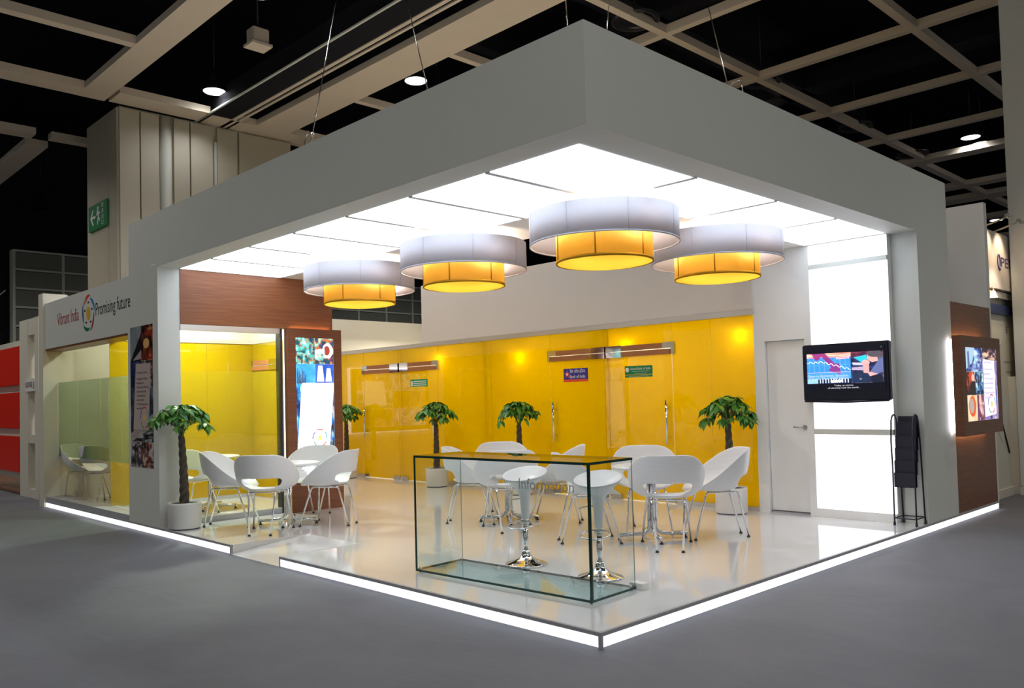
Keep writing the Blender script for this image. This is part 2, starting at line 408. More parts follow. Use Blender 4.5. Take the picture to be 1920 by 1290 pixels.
# ================================================================== THE HALL
floor = obj('floor', B(-25, -25, -.1, 50, 40, 0), m_carpet); props(floor, 'grey exhibition hall carpet under a thin protective film', 'floor', kind='structure')
ceil = obj('ceiling', B(-25, -14, 10.6, 50, 28, 10.8), m_dark); props(ceil, 'black hall ceiling above a grid of beige beams', 'ceiling', kind='structure')
def beam(x0, y0, x1, y1, z=8.0, h=.15):
    d = .004 if y1-y0 > x1-x0 else 0      # the two directions of the grid never share a face
    obj('beam', B(x0, y0, z-d, x1, y1, z+h-d), m_beam, ceil)
beam(1.36, -6, 1.9, 14.45, h=.13)
beam(-14, 11.25, 1.36, 11.45); beam(-14, 13.95, 1.36, 14.45); beam(1.98, 13.78, 3.9, 14.42)
beam(-14, 17.6, 1.45, 18.05); beam(1.8, 17.65, 2.7, 17.95); beam(1.45, 18.5, 1.95, 26)
beam(5.05, -6, 5.92, 13.9, h=.13); beam(4.0, 13.9, 7, 14.7)
for y in (1.84, 4.88, 8.0, 11.1): beam(5.92, y, 20.6, y+.15)
for x in (8.2, 11.45, 14.75, 18.0): beam(x, -4, x+.15, 14)
beam(20.7, -6, 21.25, 14); beam(24.8, -6, 25.3, 16); beam(26.8, -6, 27.6, 16); beam(31, -6, 31.5, 16); beam(36, -6, 36.6, 16)
beam(21.25, 5.1, 36, 5.3)
for a in ((-14, 8.4, 3.3, 8.7), (5.2, 6.2, 20, 6.9), (5.2, 9.6, 20, 9.9), (9.8, -3, 10.3, 14), (16.2, -3, 16.9, 14)):
    obj('duct', B(a[0], a[1], 9.3, a[2], a[3], 9.7), m_duct, ceil)
tw = obj('trim_1', B(3.95, -6, 8.02, 4.45, 14.6, 8.45), m_duct); props(tw, 'long dark movable-wall track between the two wide beams', 'track', kind='structure')
obj('rail', B(4.45, -6, 8.0, 4.53, 14.6, 8.03), m_beam, tw); obj('rail', B(4.6, -6, 8.0, 4.66, 14.6, 8.03), m_beam, tw); obj('rail', B(3.88, -6, 8.0, 3.92, 14.6, 8.03), m_farb, tw)
# far hall wall: dark panels in a pale grid
wb = obj('wall_back', B(-25, 26.3, 0, 50, 26.6, 10.6), m_duct); props(wb, 'far hall wall of dark panels behind pale mullions', 'wall', kind='structure')
me_panel = B(.04, 25.98, .04, 1.41, 26.06, .56).mesh('panel', m_farp)
for k in list(range(0, 3))+list(range(7, 13)):
    for r in range(2, 8):
        p = obj('panel', me_panel, None, wb); p.location = (3.02+1.45*k, 0, 1.88+.6*r)
for k in list(range(0, 4))+list(range(7, 14)):
    obj('mullion', B(2.98+1.45*k, 25.95, 2, 3.06+1.45*k, 26.3, 6.72), m_farb, wb)
for (a, b) in ((3, 7.3), (13, 22)):
    for r in range(2, 9): obj('mullion', B(a, 25.94, 1.86+.6*r, b, 26.2, 1.92+.6*r), m_farb, wb)
ws = obj('wall_right', B(46, -25, 0, 46.3, 27, 10.6), m_duct); props(ws, 'dark end wall of the hall, far right', 'wall', kind='structure')
# tan column block behind the stand
pil = thing('hall_pillar', 'broad tan panelled hall pillar rising behind the left of the stand', 'pillar', (2.2, 14.45, 0))
xs = [2.2, 2.64, 3.06]
for a, b in ((2.2, 2.62), (2.64, 3.04), (3.36, 3.72), (3.74, 4.26), (4.36, 4.86), (4.9, 6.25)):
    obj('wall_panel', B(a+.006, 14.45, 0, b-.006, 14.53, 7.95), m_pillar, pil, True)
obj('core', B(2.22, 14.52, 0, 6.25, 16.35, 8), m_pillar, pil, True)
for a, b in ((14.5, 15.0), (15.0, 16.35)): obj('wall_panel', B(2.16, a+.006, 0, 2.24, b-.006, 7.95), m_pillar, pil, True)
obj('recessed_column', MB().lathe([(.13, 0), (.13, 7.95)], 24, (3.2, 14.53, 0)), m_pillar2, pil, True, label='paler rounded column set between the panels')
obj('corner_trim', B(4.28, 14.42, 0, 4.34, 14.5, 7.6), m_pillar2, pil, True)
# exit sign on its side
sg = thing('exit_sign', 'green emergency exit sign with white arrow on the tan pillar', 'sign', (2.15, 15.55, 5.8))
R_, U_ = (0, -1, 0), (0, 0, 1)
obj('board', B(2.11, 14.98, 5.53, 2.155, 16.12, 6.09), m_green, sg, True)
mb = MB(); o_ = Vector((2.108, 16.12, 5.53)); a_ = Vector((0, -1.14, 0)); b_ = Vector((0, 0, .56)); d_ = Vector((-.004, 0, 0))
mb.prism([(.12, .5), (.26, .82), (.31, .78), (.21, .55), (.40, .55), (.40, .45), (.21, .45), (.31, .2), (.26, .17)], o_, a_, b_, d_)
obj('arrow', mb, m_textw, sg, True)
mb = MB(); mb.prism([(.54+.035*math.cos(t*PI/6), .80+.07*math.sin(t*PI/6)) for t in range(12)], o_, a_, b_, d_)
for ps in ([(.50, .72), (.58, .72), (.60, .45), (.53, .45)], [(.53, .47), (.58, .47), (.54, .15), (.50, .15)], [(.55, .47), (.60, .47), (.66, .28), (.62, .25)], [(.50, .70), (.44, .55), (.46, .52), (.52, .63)], [(.57, .70), (.66, .58), (.64, .54), (.56, .63)]):
    mb.prism(ps, o_, a_, b_, d_)
obj('running_figure', mb, m_textw, sg, True)
for k, s in enumerate(('緊', '急', '出', '口')): lettering('character', s, m_textw, sg, (2.105, 15.27, 5.96-.125*k), R_, U_, .13, .075)
# high bay lamps
def high_bay(x, y, z=8.3, label='', lit=True, sc=1.0):
    t = thing('high_bay_lamp', label, 'lamp', (x, y, z), 0, 'high bay lamps of the hall')
    obj('reflector', MB().lathe([(.235*sc, 0), (.24*sc, .02), (.2*sc, .12*sc), (.09*sc, .2*sc), (.08*sc, .26*sc), (.075*sc, .46*sc), (0, .46*sc)], 24, cap=False), m_steel if lit else m_duct, t)
    obj('lens', MB().lathe([(.01, .012), (.225*sc, .012)], 24), m_hallens if lit else m_duct, t)
    obj('cord', MB().tube([(0, 0, .46*sc), (0, 0, 10.6-z)], .012, 6), m_black, t)
for (x, y), lb in zip(HALL_LAMPS_IN, ('lit lamp above the tan pillar, left of the wide beam', 'lit lamp just over the left edge of the canopy fascia', 'upper lit lamp of the pair at right, over the thick beam', 'lower lit lamp of the pair at right, nearer the grey pillar', 'left one of the two distant lamps by the tall white panel', 'right one of the two distant lamps by the tall white panel', 'lit lamp cut by the top edge of the photo, left')):
    high_bay(x, y, label='silver high bay '+lb)
high_bay(7.35, 10.2, label='unlit dark high bay lamp beside the lit one over the canopy', lit=False)
high_bay(3.67, 25.5, 8.0, 'unlit high bay lamp far back at the left edge', False)
# round loudspeakers at the beam crossings
for (x, y), lb in zip(((7.6, 5.1), (11.95, 5.1), (16.6, 5.1), (20.3, 5.1)), ('nearest', 'second', 'third', 'farthest')):
    t = thing('ceiling_speaker', lb+' round black ceiling loudspeaker beside the long thin beam', 'loudspeaker', (x, y, 8.1), 0, 'round ceiling loudspeakers')
    obj('ring', MB().lathe([(.42, .05), (.42, 0), (.34, 0), (.30, .04)], 28, cap=False), m_black, t)
    obj('cone', MB().lathe([(.30, .04), (.12, .12), (.1, .05), (0, .03)], 28, cap=False), m_duct, t)
    obj('hanger', MB().tube([(0, 0, .05), (0, 0, 2.5)], .01, 6), m_black, t)
cb = thing('projector_box', 'small beige box hung below the black ceiling at left', 'box', (3.09, 10.1, 8.0))
obj('case', B(-.16, -.13, .08, .16, .13, .36), m_beam, cb, bevel=.02); obj('base_plate', B(-.2, -.17, .03, .2, .17, .08), m_beam, cb); obj('drop_rod', MB().tube([(0, 0, .36), (0, 0, 2.6)], .015, 6), m_black, cb)
tr = thing('truss', 'dim lattice truss at the far left edge', 'truss', (2.0, 25.2, 0))
for x in (2.0, 2.4): obj('chord', MB().tube([(x, 25.2, 0), (x, 25.2, 6.6)], .03, 6), m_duct, tr, True)
for z in (4.9, 5.3): obj('chord', MB().tube([(-3, 25.2, z), (2.4, 25.2, z)], .03, 6), m_farb, tr, True)
mb = MB()
for k in range(14): mb.tube([(-3+.4*k, 25.2, 4.9 if k % 2 else 5.3), (-2.6+.4*k, 25.2, 5.3 if k % 2 else 4.9)], .018, 6)
obj('lacing', mb, m_farb, tr, True)

# ================================================================== LEFT NEIGHBOUR
nb = thing('neighbour_stand', 'neighbouring white open-frame stand at the left edge', 'stand', (.3, 13.5, 0))
for a in ((13.05, 13.28), (13.72, 14.26)): obj('post', B(.25, a[0], 0, .5, a[1], 3.3), m_cream, nb, True)
for z0, z1 in ((3.0, 3.3), (1.96, 2.16), (1.0, 1.16), (0, .16)): obj('cross_bar', B(.26, 13.28, z0, .49, 13.72, z1), m_cream, nb, True)
obj('side_return', B(.5, 13.95, 0, 1.9, 14.1, 3.25), m_cream, nb, True)
obj('back_wall', B(1.6, 13.2, 0, 1.75, 22, 3.35), m_cream, nb, True)
obj('inner_floor', B(.3, 13, .01, 1.6, 20, .05), m_woodd, nb, True)
obj('plate', B(.235, 13.2, 1.955, .25, 13.82, 2.19), m_white, nb, True)
lettering('lettering', 'N', m_textr, nb, (.232, 13.80, 2.03), R_, U_, .07, .1); lettering('lettering', 'CENTAGE', m_text, nb, (.232, 13.72, 2.03), R_, U_, .36, .1); lettering('lettering', 'J', m_textr, nb, (.232, 13.32, 2.03), R_, U_, .06, .1)
for i, (z0, z1, lb) in enumerate(((2.1, 2.85, 'top'), (1.26, 1.96, 'middle'), (.42, 1.11, 'bottom'))):
    t = thing('red_board', lb+' red display board of the stack at the left edge', 'board', (.3, 15.2, z0), 0, 'red display boards at the left edge')
    obj('face', B(.28, 14.46, z0, .34, 16.6, z1), m_red, t, True, bevel=.006); obj('bracket', B(.34, 14.9, z0+.1, .6, 15.6, z1-.1), m_black, t, True)
for z0, z1 in ((2.0, 2.12), (1.14, 1.26), (.3, .42)):
    o = obj('shelf_bar', B(.36, 14.3, z0, .55, 16.8, z1), m_cream, nb, True)
for (z0, z1, m_, lb) in ((1.15, 1.97, m_red, 'red panel with a small black screen seen through the middle frame opening'), (.5, 1.0, m_black, 'black cabinet with red top seen through the lower frame opening')):
    t = thing('display_panel', lb, 'panel', (1.0, 13.8, z0))
    obj('body', B(.95, 13.3, z0, 1.05, 14.2, z1), m_, t, True)
    if m_ is m_red: obj('screen', B(.93, 13.25, 1.4, .95, 13.75, 1.75), m_black, t, True)
    else:
        obj('top', B(.94, 13.28, .85, 1.06, 14.2, 1.0), m_red, t, True); obj('stand', B(.97, 13.4, .05, 1.03, 14.1, .5), m_black, t, True)

# ================================================================== RIGHT NEIGHBOUR
rn = thing('neighbour_wall', 'cream graphic wall of the next stand at the right edge', 'wall', (9.5, .35, 0))
XR, XU = (1, 0, 0), (0, 0, 1)
obj('backing', B(8.6, .3, 0, 11.5, .5, 2.67), m_cream, rn, True)
obj('header', B(8.6, .22, 3.02, 11.5, .45, 3.84), m_beige, rn, True, label='tall cream header lit from above')
obj('lintel', B(8.6, .32, 2.67, 11.5, .46, 3.02), m_pillar2, rn, True)
obj('ledge', B(8.6, .26, 2.9, 11.5, .3, 2.99), m_cream, rn, True)
obj('navy_band', B(8.6, .25, 2.66, 11.5, .3, 2.8), m_navy, rn, True, label='navy blue stripe')
obj('lettering_q', MB().tube([(9.52+.055*math.cos(t*PI/12), .213, 3.42+.105*math.sin(t*PI/12)) for t in range(24)], .007, 6, closed=True), m_indigo, rn, True).name = 'ring_letter'
obj('letter_tail', MB().tube([(9.53, .213, 3.32), (9.56, .213, 3.3)], .014, 6), m_indigo, rn, True)
lettering('lettering', 'PEM', m_indigo, rn, (9.63, .216, 3.36), XR, XU, .62, .14)
lettering('lettering', 'E', m_text, rn, (10.02, .296, 2.41), XR, XU, .07, .09)
lettering('lettering', 'ΣMA', m_textg, rn, (9.28, .296, 2.17), XR, XU, .42, .11)
mb = MB(); mb.tube([(9.2+.32*t/8+.1, .294, 2.09-.05*math.sin(PI*t/8)+.012*t) for t in range(13)], .008, 6); obj('swoosh', mb, m_textg, rn, True)
def flatpoly(name, pts, m_, parent, y=.295): obj(name, MB().prism(pts, (0, y, 0), XR, XU, (0, .004, 0)), m_, parent, True)
flatpoly('dark_shape', [(8.9, 1.5), (10.3, 1.46), (9.62, .78)], m_farb, rn); flatpoly('dark_shape', [(8.95, 1.05), (9.35, .64), (8.75, .64)], m_farp, rn)
flatpoly('blue_shape', [(9.0, 1.62), (9.3, 1.5), (9.4, 1.0), (9.2, 1.15)], m_bluep, rn)
mb = MB(); mb.tube([(9.62, .29, 1.05), (9.75, .29, .85), (9.9, .29, .62)], .012, 6); obj('pen_shape', mb, m_text, rn, True)
flatpoly('rule_line', [(9.85, 1.98), (10.4, 1.98), (10.4, 1.97), (9.85, 1.97)], m_textg, rn); flatpoly('rule_line', [(9.95, 1.83), (10.4, 1.83), (10.4, 1.82), (9.95, 1.82)], m_textg, rn)
obj('side_post', B(10.02, .2, 0, 10.1, .3, 1.75), m_cream, rn, True)
obj('kick_board', B(8.6, .27, 0, 11.5, .3, .12), m_beige, rn, True)
al = thing('arm_light', 'pair of arm lamps washing the cream header at right', 'lamp', (9.6, .2, 3.86))
for x in (9.0, 9.55):
    a_ = obj('arm', MB().tube([(x, .3, 3.86), (x, -.06, 3.96)], .012, 6), m_beam, al, True); obj('head', MB().tube([(x-.1, -.07, 3.96), (x+.1, -.07, 3.96)], .03, 8), m_steel, a_, True)
    light('arm_glow', 'SPOT', (x-9.6, -.28, .04), 22, (1, .76, .50), .06, al, rot=(math.radians(36), 0, 0), spot=1.5)
light('wall_fill', 'SPOT', (-.4, -.45, -.3), 26, (1, .88, .72), .06, al, rot=(math.radians(20), 0, 0), spot=1.5)  # extra light with no lamp of its own, added to brighten the lower wall
sp = thing('spotlight', 'small warm spotlight clipped below the cream header', 'spotlight', (9.15, .2, 2.9))
obj('arm', MB().tube([(9.15, .3, 3.02), (9.15, .2, 3.02), (9.15, .2, 2.97)], .01, 6), m_white, sp, True); obj('shade', MB().lathe([(.02, .09), (.03, .05), (.05, 0)], 16, (9.15, .2, 2.87), cap=False), m_glow2, sp, True)
wp = obj('tall_panel', B(8.3, .045, .0, 8.42, 2.6, 4.08), m_white); props(wp, 'tall plain white panel rising above the dark wood at right', 'panel')
gp = thing('grey_pillar', 'plain grey pillar filling the right edge of the photo', 'pillar', (10.6, -.8, 0))
obj('shaft', B(9.98, -2.2, .12, 11.4, .19, 8.0), m_grey, gp, True, bevel=.01); obj('plinth', B(9.975, -2.22, 0, 11.42, .195, .12), m_grey, gp, True)

# ================================================================== STAND PLATFORM
pf = thing('platform', 'glossy white raised stand floor edged by a glowing strip', 'platform', (0, 0, 0))
H = .1
mb = MB().box(.95, .012, .0, 8.22, 12.05, H).box(.012, .012, 0, .95, 4.05, H).box(.012, 5.11, 0, .95, 12.05, H)
obj('deck', mb, m_deck, pf)
mb = MB(); mb.add([(.0, 4.06, .002), (.95, 4.06, H), (.95, 5.1, H), (0, 5.1, .002), (0, 4.06, 0), (.95, 4.06, 0), (.95, 5.1, 0), (0, 5.1, 0)], [(0,1,2,3), (4,7,6,5), (0,4,5,1), (1,5,6,2), (2,6,7,3), (3,7,4,0)])
obj('ramp', mb, m_deck, pf, label='white ramp cut into the left edge')
def strip(a, b, axis):
    (x0, y0), (x1, y1) = a, b
    if axis == 'y':
        obj('light_strip', B(0, y0+.02, .008, .011, y1-.02, H-.02), m_strip, pf)
        obj('edge_trim', MB().box(-.004, y0-(.004 if y0 == 0 else 0), H-.022, .02, y1, H+.003).box(-.0035, y0-(.0035 if y0 == 0 else 0), 0, .018, y0+.02, H-.021).box(-.0035, y1-.02, 0, .012, y1, H-.021), m_trim, pf)
    else:
        obj('light_strip', B(x0+.02, 0, .008, x1-.02, .011, H-.02), m_strip, pf)
        obj('edge_trim', MB().box(x0+.021, -.004, H-.022, x1, .02, H+.003).box(x1-.02, -.0035, 0, x1, .012, H-.021), m_trim, pf)
strip((0, 0), (0, 4.06), 'y'); strip((0, 5.1), (0, 12.06), 'y'); strip((0, 0), (8.24, 0), 'x')
for y in (5.1, 4.048): obj('ramp_trim', B(.012, y, .0, .95, y+.012, H+.002), m_alu, pf)

# ================================================================== CANOPY
ZB, ZT = 3.374, 4.067
cp = thing('canopy', 'grey overhead fascia on two columns with a lit ceiling', 'canopy', (0, 0, H))
mb = MB().box(0, 0, ZB, .285, 7.97, ZT).box(.285, 0, ZB, 6.70, .285, ZT)
obj('fascia', mb, m_grey, cp, True)
obj('right_column', B(5.714, .0, H, 6.70, .285, ZB), m_grey, cp, True)
obj('left_column', B(0, 7.01, H, .285, 7.97, ZB), m_grey, cp, True)
mb = MB().box(.285, .285, ZB, 2.5, 7.01, ZB+.25).box(2.5, .285, ZB, 5.58, 1.95, ZB+.25)
obj('soffit', mb, m_white, cp, True)
ys = [.285, 1.24, 2.215, 3.19, 4.165, 5.12, 6.075, 7.0]; xs = [.285, 1.72, 3.05, 4.30, 5.56]
for i in range(7): obj('light_panel', B(.287, ys[i]+.022, ZB-.006, 1.70, ys[i+1]-.022, ZB+.001), m_panel, cp, True)
for i in range(1, 4): obj('light_panel', B(xs[i]+.022, .287, ZB-.006, xs[i+1]-.022, 1.22, ZB+.001), m_panel, cp, True)
for i in range(1, 7): obj('divider', B(.286, ys[i]-.026, ZB-.009, 1.72, ys[i]+.026, ZB+.001), m_white, cp, True)
for i in range(1, 4): obj('divider', B(xs[i]-.026, .286, ZB-.009, xs[i]+.026, 1.24, ZB+.001), m_white, cp, True)
obj('name_plate', B(-.004, 7.05, 3.39, 0, 7.2, 3.42), m_white, cp, True)
cables = [((.15, 3.62), (4.84, 10.2, 9.5), True, 'first hanging wire from the left, with a tied loop'), ((.15, 1.76), (5.91, 9.3, 9.5), False, 'thin straight hanging wire over the left fascia'), ((.15, .26), (2.4, 2.5, 9.5), True, 'bundled hanging wire right above the front corner'),
          ((.42, .15), (4.0, 3.2, 9.5), False, 'short straight hanging wire just right of the front corner'), ((2.08, .15), (7.0, 2.0, 9.5), True, 'hanging wire with a drooping loop over the right fascia')]
for i, ((x, y), top, loop, lb) in enumerate(cables):
    t = thing('suspension_wire', 'steel '+lb, 'wire', (x, y, ZT), 0, 'suspension wires of the canopy')
    tp = [Vector((2.921, 7.258, 7.900)), Vector((3.710, 6.582, 7.900)), Vector((5.599, 4.962, 7.900)), Vector((6.129, 4.508, 7.900)), Vector((7.280, 3.522, 7.900))][i]
    b0 = Vector((x, y, ZT)); obj('wire', MB().tube([b0, tp], .006, 6), m_steel, t, True)
    dv = (tp-b0).normalized()
    obj('clamp', MB().tube([b0, b0+dv*.06], .02, 8), m_steel, t, True)
    if loop:
        s = Vector((.05, -.05, 0)) if i < 3 else Vector((.22, 0, 0))
        e = b0+s*(0 if i < 3 else 1)
        pts = [b0+dv*.42+Vector((0, 0, 0)), b0+dv*.46-s*.6+Vector((0, 0, .03)) if i < 3 else b0+dv*.3+s*.4+Vector((0, 0, .1)), b0+dv*.2-s*.9 if i < 3 else b0+s*.8+Vector((0, 0, .2)), e+Vector((0, 0, .0))]
        obj('tail_loop', MB().tube(pts, .006, 6), m_steel, t, True); obj('ferrule', MB().tube([b0+dv*.4, b0+dv*.45], .016, 8), m_steel, t, True)

# ================================================================== LEFT FACADE
lf = thing('wall_left', 'grey left face of the stand with a slogan header', 'wall', (0, 9, H), kind='structure')
obj('header', B(0, 7.97, 2.61, .16, 11.73, 3.372), m_grey, lf, True)
obj('reveal_lining', MB().box(.0, 8.03, 2.58, .3, 11.7, 2.612), m_woodd, lf, True, label='dark wood lining under the header')
obj('pier_return', B(.002, 7.97, H, .16, 8.03, 2.61), m_grey, lf, True)
obj('end_pier', B(-.03, 11.73, 0, .35, 11.98, 3.55), m_cream, lf, True)
obj('sill', B(.01, 8.03, H, .3, 11.73, H+.075), m_trim, lf, True)
lettering('lettering', 'Vibrant India', m_textr, lf, (0, 11.06, 2.955), R_, U_, 1.05, .20)
lettering('lettering', 'Promising future', m_text, lf, (0, 9.265, 2.955), R_, U_, 1.34, .19)
def swoosh(mat_, a0, a1, cy, cz, rad, wd):
    mb = MB(); n = 14; inner = []; outer = []
    for i in range(n+1):
        t = i/n; a = math.radians(a0+(a1-a0)*t); k = wd*math.sin(PI*min(1, t*1.15+.02))**.8
        outer.append((rad*math.cos(a), rad*math.sin(a))); inner.append(((rad-k)*math.cos(a), (rad-k)*math.sin(a)))
    mb.prism(outer+inner[::-1], (0, cy, cz), (0, -1, 0), (0, 0, 1), (-.003, 0, 0)); obj('emblem_arc', mb, mat_, lf, True)
cy, cz = 9.58, 3.02
for a, m_ in ((90, m_orange), (18, m_bluep), (-54, m_textr), (-126, m_green), (162, m_indigo)):
    r0 = math.radians(a); oy, oz = -.09*math.cos(r0), .09*math.sin(r0)
    swoosh(m_, a+75, a-45, cy+oy, cz+oz, .19, .055)
    obj('emblem_mark', B(-.003, cy+oy*1.8-.03, cz+oz*1.8-.012, 0, cy+oy*1.8+.03, cz+oz*1.8+.012), m_text, lf, True)
obj('emblem_sun', MB().prism([(.085*math.cos(t*PI/12), .1*math.sin(t*PI/12)) for t in range(24)], (0, cy, cz), (0, -1, 0), (0, 0, 1), (-.0035, 0, 0)), m_yprint, lf, True)
# pier poster
ps = thing('pier_poster', 'tall narrow photo poster on the left grey pier', 'poster', (0, 7.55, .83))
A = np.ones((400, 165, 3))*.4; rng = np.random.default_rng(3)
tile(A, 0, 0, .5, .25, [(120,130,135),(160,170,175),(140,150,155)], rng); poly(A, [(.0, .25), (.5, .05), (.5, .25)], (35, 32, 32)); poly(A, [(.12, .24), (.5, .17), (.5, .235)], (180, 170, 170))
tile(A, .5, 0, 1, .25, RUST, rng, 4); disc(A, .72, .13, .13, .035, (240, 190, 120))
tile(A, 0, .25, .5, .44, [(30,40,80),(45,60,110),(70,90,140)], rng); tile(A, .5, .25, 1, .44, GREYS+[(120,60,40)], rng, 4)
for k in range(5): poly(A, [(.04+.09*k, .44), (.04+.09*k, .33+.02*(k % 3)), (.1+.09*k, .33+.02*(k % 3)), (.1+.09*k, .44)], (25, 30, 55))
tile(A, 0, .44, 1, .8, [(110,125,135),(70,90,110),(150,160,165),(50,55,60)], rng, 4); poly(A, [(0, .7), (.25, .5), (.25, .8), (0, .8)], (45, 55, 85))
tile(A, 0, .72, 1, .82, GREYS, rng, 6, 3)
for k in range(6): line(A, 0, .82-.01*k, 1, .70-.015*k, .004, (190, 180, 170))
tile(A, 0, .82, .5, 1, [(150,140,140),(60,55,60),(200,190,190),(30,28,30)], rng, 4, 3); tile(A, .5, .82, 1, 1, RUST+GREYS, rng, 4, 3)
poly(A, [(.25, .265), (.9, .27), (.80, .735), (.12, .725)], (205, 185, 178))
emblem(A, .62, .65, .18, .075)
picture('print', A, (-.004, 7.93, .83), (0, -.76, 0), (0, 0, 1.84), m_pic, ps)
obj('board', B(-.003, 7.17, .83, 0, 7.93, 2.67), m_white, ps, True)
for k, (s, w_) in enumerate((('Prosperity Soars', .34), ('• Highest foreign', .36), ('  investment', .24), ('• Nation wide off shore', .40), ('  outsourcing base', .32), ('• Great business', .30), ('  environment', .26), ('• World largest young', .36), ('  workforce', .22))):
    lettering('lettering', s, m_indigo if k == 0 else m_text, ps, (-.006, 7.68+.015*(k > 0)+.02, 2.05-.055*k-.025*(k > 0)), (0, -1, 0), U_, w_, .028)

# left window, recessed
wn = thing('window_1', 'left side glazing with a frosted band', 'window', (.22, 9.9, H), kind='structure')
ysm = [8.035, 8.84, 9.69, 10.74, 11.725]
for a, b in zip(ysm[:-1], ysm[1:]):
    obj('pane', B(.2, a+.004, H+.075, .212, b-.004, 2.585), m_glass, wn, True)
    obj('frosted_film', B(.1965, a+.004, .83, .198, b-.004, 2.06), m_frost, wn, True)
# ------------------------------------------------------------------ meeting rooms on the left
wd = thing('wall_front', 'cherry wood header above the front meeting room glass', 'wall', (1.4, 7.1, 2.66), kind='structure')
obj('header_panel', B(.286, 7.0, 2.665, 2.55, 7.15, ZB-.001), m_wood, wd, True)
obj('end_panel', B(2.45, 7.02, H, 2.55, 7.15, 2.665), m_wood, wd, True)
w2 = thing('window_2', 'front glazing of the left meeting room', 'window', (1, 7.04, H), kind='structure')
obj('head_rail', B(.286, 7.0, 2.585, 1.70, 7.06, 2.66), m_alu, w2, True); obj('kick_rail', B(.286, 7.0, H, 1.70, 7.06, H+.075), m_trim, w2, True)
for a, b in ((.286, .967), (.973, 1.69)):
    obj('pane', B(a, 7.03, H+.075, b, 7.042, 2.585), m_glass, w2, True)
    obj('frosted_film', B(a, 7.0435, .82, b, 7.045, 2.06), m_frostc, w2, True)
obj('jamb', B(1.695, 6.99, H, 1.725, 7.12, 2.66), m_black, w2, True)
wi = thing('wall_middle', 'yellow glass partitions inside the left meeting rooms', 'wall', (2.5, 9.4, H), kind='structure')
for a, b in ((.215, .9), (.906, 1.7), (1.706, 2.5)): obj('yellow_pane', B(a, 9.34, H+.06, b, 9.352, 2.61), m_yel, wi, True)
for a, b in ((7.15, 7.45), (7.456, 8.36), (8.366, 8.5), (9.45, 10.6), (10.606, 11.7)): obj('yellow_pane', B(2.5, a, H+.06, 2.512, b, 2.61), m_yel, wi, True)
obj('head_rail', MB().box(.215, 9.32, 2.61, 2.5, 9.37, 2.67).box(2.49, 7.15, 2.61, 2.54, 11.7, 2.67), m_alu, wi, True)
obj('kick_rail', MB().box(.215, 9.32, H, 2.5, 9.37, H+.06).box(2.49, 7.15, H, 2.54, 8.5, H+.06).box(2.49, 9.45, H, 2.54, 11.7, H+.06), m_trim, wi, True)
obj('upper_wall', MB().box(.215, 9.32, 2.67, 2.5, 9.38, 3.37).box(2.49, 7.15, 2.67, 2.55, 11.75, 3.37), m_cream, wi, True)
obj('room_ceiling', B(.17, 7.15, 3.34, 2.5, 11.75, 3.37), m_cream, wi, True)
wc = obj('wall_end', MB().box(.35, 11.78, H, 2.6, 11.95, 3.54).box(2.6, 11.78, H, 8.2, 11.95, 3.4), m_cream); props(wc, 'cream end wall closing the stand at the back', 'wall', kind='structure')

def glass_door(name, hinge, free, x, z1, into, label, kind='structure', film=m_yel):
    """glass leaf in the plane x; hinge and free are y values; wood rails with metal patches"""
    d = thing(name, label, 'door', (x, hinge, H), kind=kind)
    y0, y1 = min(hinge, free), max(hinge, free); sgn = 1 if free > hinge else -1
    obj('leaf', B(x, y0+.006, H+.012, x+.012, y1-.006, 2.245), film, d, True)
    obj('transom_pane', B(x, y0+.003, 2.255, x+.012, y1-.003, z1), film, d, True)
    h0 = hinge+sgn*.26; f0 = free-sgn*.14
    obj('top_rail', B(x-.02, h0, 2.17, x+.032, free-sgn*.02, 2.24), m_rail, d, True)
    obj('transom_rail', B(x-.02, h0, 2.255, x+.032, f0, 2.33), m_rail, d, True)
    obj('pivot_patch', MB().box(x-.024, hinge-sgn*.05, 2.165, x+.036, h0, 2.245).box(x-.024, hinge-sgn*.05, 2.25, x+.036, h0, 2.335), m_chrome, d, True)
    obj('strike_patch', MB().box(x-.024, f0, 2.255, x+.036, free+sgn*.05, 2.335).box(x-.024, free+sgn*.0, 2.17, x+.036, free+sgn*.05, 2.255), m_steel, d, True)
    obj('floor_patch', B(x-.02, hinge, H+.004, x+.032, hinge+sgn*.2, H+.075), m_steel, d, True)
    obj('lock_patch', B(x-.02, free-sgn*.14, H+.014, x+.032, free-sgn*.01, H+.07), m_steel, d, True)
    hy = free-sgn*.08
    for s in (-1, 1):
        hx = x+.006+s*.065
        hd = obj('pull_handle', MB().tube([(hx, hy, .91), (hx, hy, 1.53)], .016, 12), m_chrome, d, True)
        for z in (1.02, 1.42): obj('standoff', MB().tube([(x+.006+s*.006, hy, z), (hx, hy, z)], .012, 10), m_chrome, hd, True)
    return d
glass_door('door_2', 8.51, 9.44, 2.5, 2.61, 1, 'yellow glass door of the left meeting room')
XG = 5.58
w3 = thing('window_3', 'long yellow glass wall of the bank rooms', 'window', (XG, 6, H), kind='structure')
for a, b in ((1.958, 2.598), (2.604, 3.196), (4.318, 4.39), (5.472, 6.837), (6.843, 8.25), (9.378, 9.42), (10.588, 11.2), (11.206, 11.775)):
    obj('yellow_pane', B(XG, a, H+.055, XG+.012, b, 2.6), m_yel, w3, True)
obj('head_rail', B(XG-.015, 1.958, 2.6, XG+.03, 11.78, 2.675), m_alu, w3, True, label='brushed metal rail above the yellow glass')
for a, b in ((1.958, 3.196), (5.472, 8.25), (10.588, 11.775)): obj('kick_rail', B(XG-.01, a, H, XG+.025, b, H+.055), m_alu, w3, True)
glass_door('door_3', 4.318, 3.20, XG, 2.6, 1, 'yellow glass door under the green bank plate, right of the pair')
